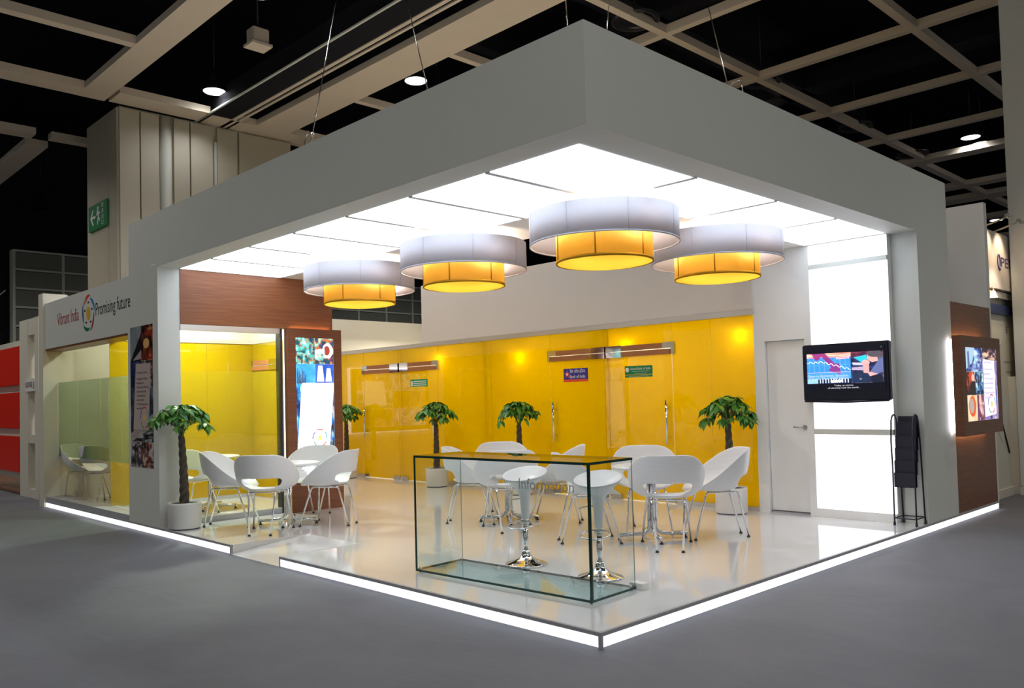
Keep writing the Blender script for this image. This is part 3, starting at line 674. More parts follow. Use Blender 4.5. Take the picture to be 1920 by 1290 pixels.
glass_door('door_4', 4.39, 5.468, XG, 2.6, 1, 'yellow glass door under the blue bank plate')
glass_door('door_5', 9.374, 8.254, XG, 2.6, 1, 'yellow glass door under the small green plate at the back')
glass_door('door_6', 9.424, 10.584, XG, 2.6, 1, 'yellow glass door farthest back by the wood light box')
# bank plates on the doors
def plate(name, label, y0, y1, z0, z1, base):
    t = thing(name, label, 'sign', (XG-.005, (y0+y1)/2, z0)); obj('board', B(XG-.006, y0, z0, XG-.001, y1, z1), base, t, True); return t
bi = plate('bank_plate', 'blue plate with red stripe and star on the yellow glass', 4.708, 5.195, 1.844, 2.043, m_blue)
obj('red_stripe', B(XG-.0085, 4.708, 1.838, XG-.0055, 5.195, 1.876), m_orange, bi, True)
obj('star', MB().prism([((.062 if i % 2 == 0 else .026)*math.sin(i*PI/5), (.062 if i % 2 == 0 else .026)*math.cos(i*PI/5)) for i in range(10)], (XG-.006, 5.12, 1.955), (0, -1, 0), (0, 0, 1), (-.003, 0, 0)), m_orange, bi, True)
obj('star_centre', MB().prism([(.018*math.cos(i*PI/6), .018*math.sin(i*PI/6)) for i in range(12)], (XG-.009, 5.12, 1.955), (0, -1, 0), (0, 0, 1), (-.002, 0, 0)), m_textw, bi, True)
lettering('lettering', 'बैंक ऑफ इंिडया', m_textw, bi, (XG-.007, 5.065, 1.975), R_, U_, .31, .045); lettering('lettering', 'Bank of India', m_textw, bi, (XG-.007, 5.065, 1.895), R_, U_, .31, .05)
ub = plate('bank_plate', 'dark green plate with round white seal on the yellow glass', 3.529, 4.009, 1.866, 2.03, m_green)
obj('yellow_line', B(XG-.008, 3.529, 1.897, XG-.0055, 4.009, 1.905), m_yprint, ub, True)
obj('round_seal', MB().lathe([(.02, 0), (.034, 0), (.034, .003), (.02, .003)], 20), m_textw, ub).matrix_local = Matrix.Translation((-.004, .195, .108)) @ Matrix.Rotation(-PI/2, 4, 'Y')
lettering('lettering', 'United Bank of India', m_textw, ub, (XG-.007, 3.915, 1.972), R_, U_, .36, .034); lettering('lettering', '(Wholly owned by Govt. of India)', m_textw, ub, (XG-.007, 3.88, 1.945), R_, U_, .29, .014); lettering('lettering', 'www.unitedbankofindia.com', m_textw, ub, (XG-.007, 3.94, 1.876), R_, U_, .34, .01); lettering('lettering', 'The Bank that begins with U', m_textw, ub, (XG-.007, 3.83, 1.916), R_, U_, .2, .012)
gb = plate('bank_plate', 'small bright green bank plate on the farther yellow glass door', 8.547, 9.052, 1.872, 2.007, m_greenl)
obj('white_box', B(XG-.008, 8.98, 1.885, XG-.0055, 9.035, 1.975), m_textw, gb, True)
for k in range(3): obj('text_bar', B(XG-.008, 8.575, 1.89+.036*k, XG-.0055, 8.955, 1.905+.036*k), m_textw, gb, True)
# upper wall above the glass, bank room shell and its downlights
wu = obj('wall_upper', B(XG-.01, 1.958, 2.676, XG+.15, 8.67, 3.74), m_beige); props(wu, 'plain warm white wall above the yellow glass', 'wall', kind='structure')
wr = obj('wall_rooms', MB().box(8.1, 1.3, H, 8.2, 11.75, 3.3).box(XG+.05, 1.86, H, 8.1, 1.95, 3.3).box(XG+.05, 4.33, H, 8.1, 4.39, 2.6).box(XG+.05, 7.0, H, 8.1, 7.06, 2.6).box(XG+.05, 9.38, H, 8.1, 9.42, 2.6), m_cream); props(wr, 'cream inner walls of the bank rooms behind yellow glass', 'wall', kind='structure')
for i, (y, z, lb) in enumerate(((2.15, 2.4, 'beside the white wall'), (4.0, 2.39, 'above the green bank plate'), (6.16, 2.33, 'between the middle plants'), (8.22, 2.4, 'right of the farther doors'))):
    t = thing('spot_lamp', 'small bright spot lamp behind the yellow glass '+lb, 'lamp', (XG+.14, y, z), 0, 'spot lamps behind the yellow glass')
    obj('head', MB().lathe([(.03, .1), (.035, .04), (.05, 0)], 16, cap=False), m_steel, t); obj('bulb', MB().lathe([(0, -.01), (.03, 0), (.03, .02), (0, .03)], 12), m_bulb, t)
    obj('rod', MB().tube([(0, 0, .1), (0, 0, 2.62-z)], .006, 6), m_steel, t)
    light('spot_glow', 'POINT', (0, 0, -.04), SPOT_W, (1, .86, .6), .04, t)
for x, y, p in ((6.9, 3.1, 60), (6.9, 5.7, 55), (6.9, 8.2, 50), (6.9, 10.6, 50)): light('room_light', 'AREA', (x, y, 3.0), p, (1, .93, .8), 1.0)
for i, (x, y, p) in enumerate(((1.25, 8.3, 120), (1.2, 10.6, 30))):  # unseen disc lights added to brighten the meeting rooms behind the glass
    t = thing('added_room_light', ('round light added to brighten the front meeting room', 'round light added to brighten the rear meeting room')[i], 'lamp', (x, y, 3.33), 0)
    obj('ring', MB().lathe([(.12, 0), (.15, 0), (.15, .012), (.12, .012)], 24), m_white, t); obj('lens', MB().lathe([(.01, .003), (.12, .003)], 24), m_glow, t)
    light('fill_light', 'AREA', (0, 0, -.02), p, (.90, 1, .82), .24, t)

# ================================================================== WHITE WALL WITH DOOR AND LIT PANELS
wl = thing('wall_side', 'white wall with a plain door and glowing panels', 'wall', (XG, 1.1, H), kind='structure')
mb = MB().box(XG, 1.816, H, XG+.14, 1.958, ZB).box(XG, 1.205, H, XG+.14, 1.29, ZB).box(XG, 1.29, 2.245, XG+.14, 1.816, ZB).box(XG+.03, .285, H, XG+.14, 1.205, ZB)
obj('plaster', mb, m_white, wl, True)
zb = [(.2, 1.085), (1.15, 2.06), (2.15, 3.075), (3.13, ZB-.01)]
for a, b in zb: obj('lit_panel', B(XG+.012, .287, a, XG+.03, 1.203, b), m_lwall, wl, True)
for a, b in ((1.085, 1.15), (2.06, 2.15), (3.075, 3.13)): obj('cross_bar', B(XG+.002, .287, a, XG+.03, 1.203, b), m_grey, wl, True)
obj('skirting', B(XG-.002, .287, H, XG+.03, 1.205, .2), m_white, wl, True)
dr = thing('door_1', 'plain white door with a steel lever in the white wall', 'door', (XG+.06, 1.55, H), kind='structure')
obj('leaf', B(XG+.055, 1.295, H+.03, XG+.095, 1.811, 2.24), m_white, dr, True); obj('threshold', B(XG+.02, 1.295, H, XG+.1, 1.811, H+.018), m_trim, dr, True)
hd = obj('rose', MB().tube([(XG+.055, 1.345, 1.165), (XG+.045, 1.345, 1.165)], .03, 20), m_steel, dr, True)
obj('lever', MB().tube([(XG+.045, 1.345, 1.165), (XG+.005, 1.345, 1.165), (XG+.002, 1.40, 1.165), (XG+.0, 1.47, 1.17)], .009, 10), m_steel, hd, True)

# television
tv = thing('television', 'black wall television showing a falling stock chart', 'television', (5.42, .72, 1.82))
obj('cabinet', B(5.38, .225, 1.485, 5.46, 1.225, 2.15), m_tv, tv, True, bevel=.012)
obj('chin', MB().tube([(5.385, .24, 1.487), (5.375, .72, 1.472), (5.385, 1.21, 1.487)], .014, 8), m_tv, tv, True)
obj('screen', B(5.372, .265, 1.60, 5.381, 1.185, 2.105), m_sblack, tv, True)
obj('wall_bracket', MB().box(5.46, .55, 1.65, 5.54, .9, 1.95).box(5.54, .5, 1.6, XG+.012, .95, 2.0), m_black, tv, True)
obj('brand_dots', MB().lathe([(.008, 0), (.008, .003)], 10, (0, 0, 0)), m_steel, tv).matrix_local = Matrix.Translation((-.048, -.42, .26)) @ Matrix.Rotation(-PI/2, 4, 'Y')
A = np.zeros((140, 340, 3)); rng = np.random.default_rng(9)
A[:, :200] = np.array((55, 140, 225))/255; tile(A, 0, .0, .59, .14, [(240,160,140),(250,220,190),(240,120,120)], rng, 5)
for k in range(8): line(A, .03+.07*k, .14, .03+.07*k, .62, .0016, (170, 215, 250), .7)
for k in range(3): line(A, 0, .25+.14*k, .59, .25+.14*k, .002, (150, 205, 250), .6)
poly(A, [(.07, .0), (.25, .0), (.38, .34), (.44, .34), (.46, .72), (.29, .56), (.33, .46), (.2, .1), (.16, .22), (.11, .22)], (140, 45, 120), .9)
poly(A, [(.40, .14), (.57, .12), (.57, .2), (.40, .21)], (245, 190, 205)); line(A, .42, .175, .55, .16, .008, (235, 90, 130))
yv = .3; px_ = 0
for k in range(60):
    x = .59*k/59; y = .28+.03*math.sin(k*.9)+.02*rng.random()+(0 if k < 22 else .26*(k-22)/37); 
    if k: line(A, px_, yv, x, y, .006, (240, 245, 255))
    px_, yv = x, y
A[87:89, :200] = (.9, .75, .85); A[92:118, :200] = A[92:118, :200]*.6+np.array((90, 170, 235))/255*.4
A[118:, :200] = np.array((15, 25, 60))/255; A[118:137, 0:50] = np.array((150, 200, 225))/255
for k in range(11): poly(A, [(.17+.037*k, .84), (.185+.037*k, .84), (.185+.037*k, .97), (.17+.037*k, .97)], (200, 225, 250))
for k in range(12): disc(A, .33+.012*k, .92+.02*math.sin(k*2.2), .014, .035, (245, 250, 255))
tile(A, .59, 0, 1, .2, [(40,20,40),(90,40,70),(60,30,60),(140,60,70)], rng, 5)
tile(A, .59, .2, 1, 1, [(25,30,60),(50,60,110),(90,95,140),(30,30,50)], rng, 4)
poly(A, [(.63, .18), (.82, .1), (.78, .36), (.72, .34)], (40, 190, 220)); poly(A, [(.6, .34), (.76, .36), (.74, .44), (.62, .42)], (190, 190, 215)); poly(A, [(.6, .5), (.76, .48), (.74, .6), (.6, .58)], (180, 160, 190))
disc(A, .89, .13, .10, .16, (95, 85, 95)); poly(A, [(.80, .12), (.92, .16), (.94, .32), (.86, .36), (.80, .26)], (215, 165, 160)); disc(A, .9, .1, .095, .1, (80, 75, 85))
poly(A, [(1.0, .2), (.95, .26), (.83, .66), (.92, .74), (1.0, .62)], (95, 105, 155)); disc(A, .78, .36, .05, .09, (225, 170, 165))
poly(A, [(.74, .36), (.82, .4), (.82, .7), (.75, .68)], (215, 160, 160)); poly(A, [(.80, .68), (.84, .66), (.93, .73), (.83, .8)], (220, 165, 165))
poly(A, [(.61, .68), (.8, .7), (.85, .97), (.61, 1.0)], (30, 45, 75)); poly(A, [(.85, .78), (.98, .74), (1, 1), (.86, 1)], (25, 28, 50)); disc(A, .71, .87, .014, .022, (180, 190, 210), .6)
picture('picture', A, (5.371, 1.165, 1.685), (0, -.88, 0), (0, 0, .355), m_pict, tv)
m_tw = emat('caption_glow', (.9, .93, 1), 1.0)
lettering('caption', 'Open to Economic Stimulus...', m_tw, tv, (5.369, 1.16, 1.765), R_, U_, .50, .027); lettering('caption', 'of Asian! Than $900 Billion', m_tw, tv, (5.369, 1.16, 1.735), R_, U_, .48, .024)
lettering('caption', 'Today, as storms', m_tw, tv, (5.369, .735, 1.655), R_, U_, .22, .018, align='C'); lettering('caption', 'of adversity rock the world...', m_tw, tv, (5.369, .735, 1.627), R_, U_, .37, .018, align='C')

# magazine rack
mr = thing('magazine_rack', 'black wire magazine rack beside the right column', 'rack', (5.58, .16, H))
for y in (.26, .03):
    pts = [(5.44, y, H), (5.45, y, .75), (5.43, y, 1.02), (5.455, y, 1.26), (5.49, y, 1.305), (5.53, y, 1.32), (5.57, y, 1.305), (5.6, y, 1.26), (5.64, y, 1.0), (5.70, y, H)]
    obj('side_frame', MB().tube(pts, .009, 8), m_blackm, mr, True)
    for x in (5.44, 5.70): obj('foot', MB().tube([(x, y, H), (x, y, H+.04)], .014, 8), m_blackm, mr, True)
mb = MB()
for x in (5.443, 5.697): mb.tube([(x, .03, .18), (x, .26, .18)], .006, 6)
for y in (.03, .26): mb.tube([(5.443, y, .18), (5.697, y, .18)], .006, 6)
obj('lower_bars', mb, m_blackm, mr, True)
for k in range(5):
    z = .52+.135*k; x = 5.46+.025*k; z1 = z+.16+(.02 if k == 4 else .0)
    pk = obj('pocket', MB().box(x, .038, z, x+.006, .252, z1).box(x, .038, z, x+.07, .252, z+.006).box(x+.07, .038, z, x+.075, .252, z1+.06), m_blackm, mr, True)
    mb = MB()
    for j in range(7): mb.tube([(x+.01*j, .253, z), (x+.01*j, .253, z1)], .0016, 4)
    obj('side_grille', mb, m_chrome, pk, True)

# ================================================================== RIGHT END: WOOD PANEL AND LIGHT BOX
wp2 = obj('trim_2', B(6.70, .01, H, 8.24, .12, 2.645), m_woodd); props(wp2, 'dark wood panel at the right end of the stand', 'panel', kind='structure')
lb = thing('light_box', 'dark wood framed landscape light box on the right wood panel', 'light box', (7.2, -.1, 1.03))
mb = MB().box(6.54, -.15, 1.03, 8.02, -.05, 1.2).box(6.54, -.15, 2.08, 8.02, -.05, 2.22).box(6.54, -.15, 1.2, 6.68, -.05, 2.08).box(7.84, -.15, 1.2, 8.02, -.05, 2.08).box(6.6, -.08, 1.1, 7.9, -.05, 2.15)
obj('frame', mb, m_woodd, lb, True)
for x in (6.57, 7.94): obj('backlight', B(x, -.046, 1.07, x+.03, -.012, 2.18), m_glow3, lb, True)
for z in (2.165, 1.055): obj('warm_backlight', B(6.75, -.046, z, 7.8, -.012, z+.025), m_glow2, lb, True)
obj('mount', B(6.8, -.05, 1.2, 7.6, .01, 2.05), m_woodd, lb, True)
A = np.ones((210, 276, 3))*.5; rng = np.random.default_rng(21)
tile(A, 0, 0, .52, .33, PURP+BLUES, rng, 4, 3); poly(A, [(0, 0), (.28, 0), (.2, .2), (0, .3)], (170, 200, 225)); poly(A, [(.05, .06), (.1, .05), (.12, .3), (.05, .3)], (90, 110, 150)); tile(A, .52, 0, 1, .18, WARM+GREYS, rng, 5, 3)
tile(A, 0, .33, .25, .65, [(190,110,50),(200,40,30),(60,40,30),(30,25,25)], rng, 3, 3); tile(A, .25, .33, .52, .65, GREYS+BLUES, rng, 4, 3); disc(A, .2, .41, .05, .05, (230, 180, 160)); poly(A, [(.14, .46), (.27, .46), (.28, .65), (.13, .65)], (35, 25, 30))
tile(A, 0, .65, .3, 1, [(240,200,160),(230,160,110),(250,225,190)], rng, 3, 2); disc(A, .15, .8, .11, .14, (225, 90, 40)); disc(A, .13, .79, .07, .1, (170, 165, 160)); tile(A, .3, .65, .52, 1, [(80,50,110),(190,130,150),(235,200,180),(120,60,60)], rng, 3, 3)
tile(A, .52, .18, 1, 1, PURP, rng, 4, 3)
poly(A, [(.54, .15), (.92, .17), (.93, .93), (.54, .96)], (235, 232, 250)); emblem(A, .78, .78, .12, .13)
picture('print', A, (6.68, -.152, 1.2), (1.16, 0, 0), (0, 0, .88), m_picl, lb)
for k, (s, w_) in enumerate((('Tourism boom', .30), ('• Country wide tourist', .34), ('  destinations', .24), ('• World class medical', .36), ('  tourism destination', .36), ('• Record hotel rooms', .32), ('• Leisure guests today', .38), ('• Growing 20% p.a.', .26))):
    lettering('lettering', s, m_ti, lb, (7.31, -.154, 1.90-.058*k-.03*(k > 0)), XR, XU, w_, .026)
# portrait light box at the end of the meeting room
pb = thing('light_box', 'tall cherry framed portrait light box with bright card poster', 'light box', (2.2, 6.95, H))
y0, y1 = 6.87, 6.96
mb = MB().box(1.735, y0, H, 2.615, y1, .58).box(1.735, y0, 2.53, 2.615, y1, 2.66).box(1.735, y0, .58, 1.865, y1, 2.53).box(2.475, y0, .58, 2.615, y1, 2.53).box(1.8, y1-.02, .3, 2.5, y1, 2.6)
obj('frame', mb, m_woodv, pb, True)
obj('backlight', B(1.735, y1+.002, H+.02, 1.765, y1+.03, 2.64), m_glow, pb, True); obj('warm_backlight', B(1.85, y1+.005, 2.625, 2.5, y1+.03, 2.65), m_glow2, pb, True)
obj('mount', B(1.9, y1, .3, 2.45, 7.02, 2.5), m_woodv, pb, True)
A = np.ones((510, 160, 3))*.6; rng = np.random.default_rng(5)
tile(A, 0, 0, .5, .19, TEALS, rng, 5, 2.6); tile(A, .5, 0, 1, .19, TEALS+WARM, rng, 4, 2.4); disc(A, .84, .09, .14, .055, (245, 225, 215)); disc(A, .82, .09, .08, .035, (150, 60, 50)); poly(A, [(.5, .085), (.76, .075), (.76, .11), (.5, .12)], (200, 210, 220))
tile(A, 0, .19, .5, .33, [(30,130,215),(60,160,230),(110,195,240)], rng, 2, 1.5); tile(A, .5, .19, 1, .33, [(25,60,170),(40,85,195),(70,120,215)], rng, 2, 1.5)
for k in range(6): poly(A, [(.02+.04*k, .33), (.03+.04*k, .22+.02*(k % 3)), (.05+.04*k, .22+.02*(k % 3)), (.06+.04*k, .33)], (60, 80, 110))
for a, s in ((.64, 1), (.86, .85)): poly(A, [(a-.1*s, .315), (a-.055*s, .2+.02*(s < 1)), (a+.055*s, .2+.02*(s < 1)), (a+.1*s, .315)], (250, 252, 255))
tile(A, 0, .33, .5, .82, BLUES, rng, 6, 2.5); tile(A, .5, .33, 1, .82, BLUES+GREYS, rng, 6, 2.5)
tile(A, 0, .82, .5, .91, [(90,120,150),(190,210,225),(60,60,70),(230,235,240)], rng, 4, 2.5); poly(A, [(.25, .83), (.36, .83), (.5, .9), (.5, .91), (.4, .91)], (190, 110, 70)); tile(A, .5, .82, 1, .91, [(120,170,205),(190,215,230),(230,240,245)], rng, 3, 2)
tile(A, 0, .91, .5, 1, [(200,205,215),(240,240,245),(150,155,165)], rng, 4, 2.5); tile(A, .5, .91, 1, 1, [(245,245,245),(230,120,80),(60,160,200),(240,230,220)], rng, 4, 2.5); disc(A, .76, .95, .1, .03, (90, 60, 50), .7)
poly(A, [(.17, .325), (.98, .325), (1.0, .34), (.86, .80), (.84, .812), (.03, .815), (.01, .8), (.14, .335)], (255, 255, 255))
emblem(A, .6, .725, .19, .062)
picture('print', A, (1.865, y0-.002, .58), (.61, 0, 0), (0, 0, 1.95), m_picl, pb)
for k, (s, w_) in enumerate((('Multi-faceted Growth', .43), ('• Enhanced growth', .27), ('  Industry  |  manufacturing', .36), ('  technology  |  services', .31), ('• Sterling performance of', .35), ('  Small/Medium Enterprises', .38), ('• Robust investment', .27), ('• Largest foreign direct', .31), ('  investment inflows', .28), ('  in history', .14))):
    lettering('lettering', s, m_tl, pb, (2.0-.007*k, y0-.004, 1.80-.062*k-.03*(k > 0)), XR, XU, w_, .055 if k == 0 else .034)
# landscape light box on the end wall of the corridor (seen mirrored in the yellow glass)
cb2 = thing('light_box', 'landscape light box on the back wall, mirrored in the yellow glass', 'light box', (4.1, 11.7, .95))
obj('frame', B(3.05, 11.62, .95, 5.15, 11.7, 2.33), m_woodv, cb2, True); 
for b_ in ((3.0, 11.71, .93, 5.2, 11.775, .97), (3.0, 11.71, 2.31, 5.2, 11.775, 2.35), (3.02, 11.71, .97, 3.06, 11.775, 2.31), (5.14, 11.71, .97, 5.18, 11.775, 2.31)): obj('backlight', B(*b_), m_glow, cb2, True)
A = np.ones((60, 100, 3))*.5; rng = np.random.default_rng(31)
for i in range(4):
    for j in range(3): tile(A, i/4, j/3, (i+1)/4, (j+1)/3, [TEALS, WARM, BLUES, RUST, PURP][(i*2+j) % 5], rng, 4, 2.6)
poly(A, [(.62, .15), (.93, .15), (.90, .6), (.58, .6)], (255, 250, 240))
picture('print', A, (3.15, 11.617, 1.05), (1.9, 0, 0), (0, 0, 1.18), m_picl, cb2)

# ================================================================== PENDANT LAMPS
def pendant():
    t = thing('pendant_lamp', '', 'lamp', (0, 0, 0), 0, 'two-tier drum pendant lamps')
    R, r, zt, zb, zy = .692, .447, 0, -.292, -.459
    def drum(rad, a, b, th): return MB().lathe([(rad, b), (rad, a), (rad-th, a), (rad-th, b), (rad, b)], 64, cap=False)
    o = obj('outer_shade', drum(R, zt, zb, .004), m_wsh, t)
    obj('hem', MB().lathe([(R+.003, zb-.001), (R+.003, zb+.012), (R-.007, zb+.012), (R-.007, zb-.001), (R+.003, zb-.001)], 64, cap=False), m_wsh, o)
    i = obj('inner_shade', drum(r, -.06, zy, .004), m_ysh, t)
    obj('hem', MB().lathe([(r+.004, zy-.001), (r+.004, zy+.026), (r-.008, zy+.026), (r-.008, zy-.001), (r+.004, zy-.001)], 64, cap=False), m_yhem, i)
    for k in range(6):
        a = 2*PI*k/6+.5; obj('seam', MB().tube([((r+.001)*math.cos(a), (r+.001)*math.sin(a), -.06), ((r+.001)*math.cos(a), (r+.001)*math.sin(a), zy+.02)], .006, 6), m_yhem, i)
    for k in range(8):
        a = 2*PI*k/8+.2; obj('seam', MB().tube([((R+.0)*math.cos(a), (R+.0)*math.sin(a), zt), ((R+.0)*math.cos(a), (R+.0)*math.sin(a), zb)], .0035, 6), m_wsh, o)
    obj('diffuser', MB().lathe([(0, zy-.035), (r*.5, zy-.028), (r*.85, zy-.01), (r-.006, zy+.004)], 48, cap=False), m_ydif, t)
    mb = MB()
    for k in range(3):
        a = 2*PI*k/3; mb.tube([(0, 0, -.03), ((R-.004)*math.cos(a), (R-.004)*math.sin(a), -.03)], .005, 6)
    obj('spider', mb, m_chrome, t)
    obj('stem', MB().tube([(0, 0, -.12), (0, 0, ZB-3.302)], .012, 8), m_chrome, t)
    obj('canopy_cup', MB().lathe([(.0, ZB-3.3-.04), (.06, ZB-3.3-.03), (.06, ZB-3.3-.003)], 20), m_white, t)
    obj('bulb', MB().lathe([(0, -.24), (.035, -.22), (.045, -.18), (.02, -.12), (0, -.12)], 14), m_bulb, t)
    for k in range(3):
        a = 2*PI*k/3+.9; light('lamp_glow', 'POINT', (.29*math.cos(a), .29*math.sin(a), -.2), LAMP_W/3*.8, (1, .96, .88), .05, t)
    for k in range(3):
        a = 2*PI*k/3+.3; light('ring_glow', 'POINT', (.57*math.cos(a), .57*math.sin(a), -.13), LAMP_W/4, (1, .84, .74), .05, t)
    return t
pl = pendant()
for i, ((x, y), lb) in enumerate(zip(((1.93, 1.42), (1.92, 3.375), (1.897, 5.336), (3.80, 1.377)), ('largest white and yellow drum lamp under the front corner of the canopy', 'second white and yellow drum lamp along the left row', 'white and yellow drum lamp farthest left, before the wood header', 'white and yellow drum lamp at the right, before the white wall'))):
    o = pl if i == 0 else copy_tree(pl); o.location = (x, y, 3.3); o['label'] = lb

# ================================================================== INFORMATION COUNTER
ic = thing('glass_counter', 'green edged glass information counter at the front corner', 'counter', (.47, 1.46, H), math.radians(3.4))
L2, D = .955, .57; g = .02
def pane(name, b, mat_, parent, edges):
    p = obj(name, B(*b), mat_, parent)
    for e in edges: obj('glass_edge', B(*e), m_edge, p)
    return p
ht = 1.005; e = .0015
pane('bottom_pane', (0, -L2, .012, D, L2, .03), m_aqua, ic, [(-e, -L2, .012, 0, L2, .03), (0, -L2-e, .012, D, -L2, .03), (D, -L2, .012, D+e, L2, .03), (0, L2, .012, D, L2+e, .03)])
pane('top_pane', (0, -L2, ht, D, L2, ht+g), m_glass, ic, [(-e, -L2, ht, 0, L2, ht+g), (0, -L2-e, ht, D, -L2, ht+g), (D, -L2, ht, D+e, L2, ht+g), (0, L2, ht, D, L2+e, ht+g)])
fp = pane('front_pane', (0, -L2, .03, g, L2, ht), m_glass, ic, [(-.001, -L2-.001, .03, .019, -L2+.003, ht), (-.001, -L2-.001, .03, .001, -L2+.016, ht), (-.001, L2-.016, .03, .001, L2+.001, ht), (-.001, L2-.003, .03, .019, L2+.001, ht)])
pane('side_pane', (g, -L2, .03, D, -L2+g, ht), m_glass, ic, [])
pane('side_pane', (g, L2-g, .03, D, L2, ht), m_glass, ic, [])
for y in (-L2, L2-g): obj('side_edge', B(D-.001, y+.007, .03, D+.001, y+.013, ht), m_edgel, ic)
for (x, y) in ((.03, -L2+.03), (D-.03, -L2+.03), (.03, L2-.03), (D-.03, L2-.03)): obj('clip', MB().lathe([(.011, .0), (.011, .045), (0, .045)], 12, (x, y, 0)), m_steel, ic)
lettering('lettering', 'Information', m_textg, ic, (-.001, -.28, .80), (0, -1, 0), U_, .54, .085, world=False)
sb = obj('socket_box', B(1.115, .49, H, 1.20, .62, H+.05), m_white, bevel=.004); props(sb, 'small white floor socket box behind the glass counter', 'box')

# ================================================================== STOOLS
def stool():
    t = thing('bar_stool', '', 'stool', (0, 0, 0), 0, 'white moulded bar stools')
    mb = MB(); n = 36; rings = []
    # outside from the stem up to the rim, then the dish back down
    spec = [(.036, .40, 0, 0), (.042, .50, 0, 0), (.05, .60, 0, 0), (.062, .66, 4, .002), (.095, .705, 7, .006), (.155, .757, 10.5, .010), (.203, .802, 13, .012), (.216, .818, 13.5, .012), (.212, .825, 13.5, .012), (.192, .814, 13, .012), (.145, .786, 11.5, .010), (.085, .768, 9, .006), (.0, .764, 8, .004)]
    V = []; Fs = []
    for (r, z, a, s) in spec:
        a = math.radians(a)
        for k in range(n):
            c = 2*PI*k/n; x, y = r*math.cos(c), r*math.sin(c)*.95
            V.append((x*math.cos(a)+s, y, z+x*math.sin(a)))
    for i in range(len(spec)-1):
        for k in range(n):
            l = (k+1) % n; Fs.append((i*n+k, i*n+l, (i+1)*n+l, (i+1)*n+k))
    mb.add(V, Fs, True); obj('seat', mb, m_plastic, t)
    obj('collar', MB().lathe([(.04, .365), (.04, .40), (.036, .41)], 20), m_steel, t)
    obj('pole', MB().tube([(0, 0, .06), (0, 0, .40)], .026, 20), m_chrome, t)
    obj('base', MB().lathe([(.19, 0), (.192, .008), (.185, .014), (.12, .034), (.07, .06), (.045, .085), (.038, .11), (.034, .13), (0, .13)], 40), m_chrome, t)
    ring = [(-.10+.125*math.cos(k*2*PI/28), .12*math.sin(k*2*PI/28), .37+.02*math.cos(k*2*PI/28)) for k in range(28)]
    obj('footrest', MB().tube(ring, .008, 8, closed=True), m_chrome, t)
    obj('lever', MB().tube([(0, 0, .60), (-.06, .12, .585), (-.07, .15, .57)], .006, 8), m_steel, t)
    return t
st = stool()
for i, (x, y, a, lb) in enumerate(((1.28, 1.90, 18, 'white bar stool behind the middle of the glass counter'), (1.275, 1.04, 22, 'white bar stool behind the right corner of the glass counter'))):
    o = st if i == 0 else copy_tree(st); o.location = (x, y, H); o.rotation_euler = (0, 0, math.radians(a)); o['label'] = lb

# ================================================================== TUB CHAIRS AND TABLES
def sstep(a, b, x): t = max(0, min(1, (x-a)/(b-a))); return t*t*(3-2*t)
def chair_shell():
    """bowl of ribbed plastic; +y is the front; phi runs round the bowl from the back (0)"""
    NP, NT = 64, 18; V = []; idx = {}
    for i in range(NP):
        phi = -PI+2*PI*i/NP; af = abs(phi)/PI
        hz = .405*(1-sstep(.13, .85, af)) - .025*sstep(.75, 1, af)   # rim height above the pan
        rr = .325+.045*(1-sstep(0, .45, af)) - .04*sstep(.6, 1, af)    # rim reach
        for j in range(NT+1):
            t = j/NT; pan = .20
            if t < .36:
                r = pan*(t/.36); z = -.012*(1-(t/.36)**2)
            else:
                q = (t-.36)/.64; z = hz*(q**1.25); r = pan+(rr-pan)*(1-(1-q)**1.7 if hz > .05 else q)
                if hz > .05: r = pan + (rr-pan)*(.62*(1-(1-min(1, q*1.6))**2)+.38*q)
            ex = 1.0+.06*math.sin(phi)**2
            x = r*math.sin(phi)*ex; y = -r*math.cos(phi)
            V.append((x, y+.02, .47+z))
    faces = []
    for i in range(NP):
        phi = (-PI+2*PI*(i+.5)/NP)
        for j in range(NT):
            q = ((j+.5)/NT-.36)/.64
            if j == 0:
                a = i*(NT+1); b = ((i+1) % NP)*(NT+1); faces.append((a, a+1, b+1)); continue
            if abs(phi) < .62 and .17 < q < .40: continue      # slot under the backrest
            if .60 < abs(phi) < .74 and .2 < q < .36: continue
            a = i*(NT+1)+j; b = ((i+1) % NP)*(NT+1)+j
            faces.append((a, a+1, b+1, b))
    me = bpy.data.meshes.new('shell'); me.from_pydata(V, [], faces)
    bm = bmesh.new(); bm.from_mesh(me); bmesh.ops.remove_doubles(bm, verts=bm.verts, dist=1e-4); bmesh.ops.recalc_face_normals(bm, faces=bm.faces)
    for _ in range(2):
        bv = [v for v in bm.verts if v.is_boundary]; bmesh.ops.smooth_vert(bm, verts=bv, factor=.5, use_axis_x=True, use_axis_y=True, use_axis_z=True)
    for f in bm.faces: f.smooth = True
    bm.to_mesh(me); bm.free()
    o = bpy.data.objects.new('shell_tmp', me); COL.objects.link(o)
    sd = o.modifiers.new('thick', 'SOLIDIFY'); sd.thickness = .009; sd.offset = 1
    ss = o.modifiers.new('smooth', 'SUBSURF'); ss.levels = 1; ss.render_levels = 1
    bpy.context.view_layer.update()
    m2 = bpy.data.meshes.new_from_object(o.evaluated_get(bpy.context.evaluated_depsgraph_get())); bpy.data.objects.remove(o)
    m2.name = 'shell'; m2.materials.clear(); m2.materials.append(m_shell)
    for p in m2.polygons: p.use_smooth = True
    return m2
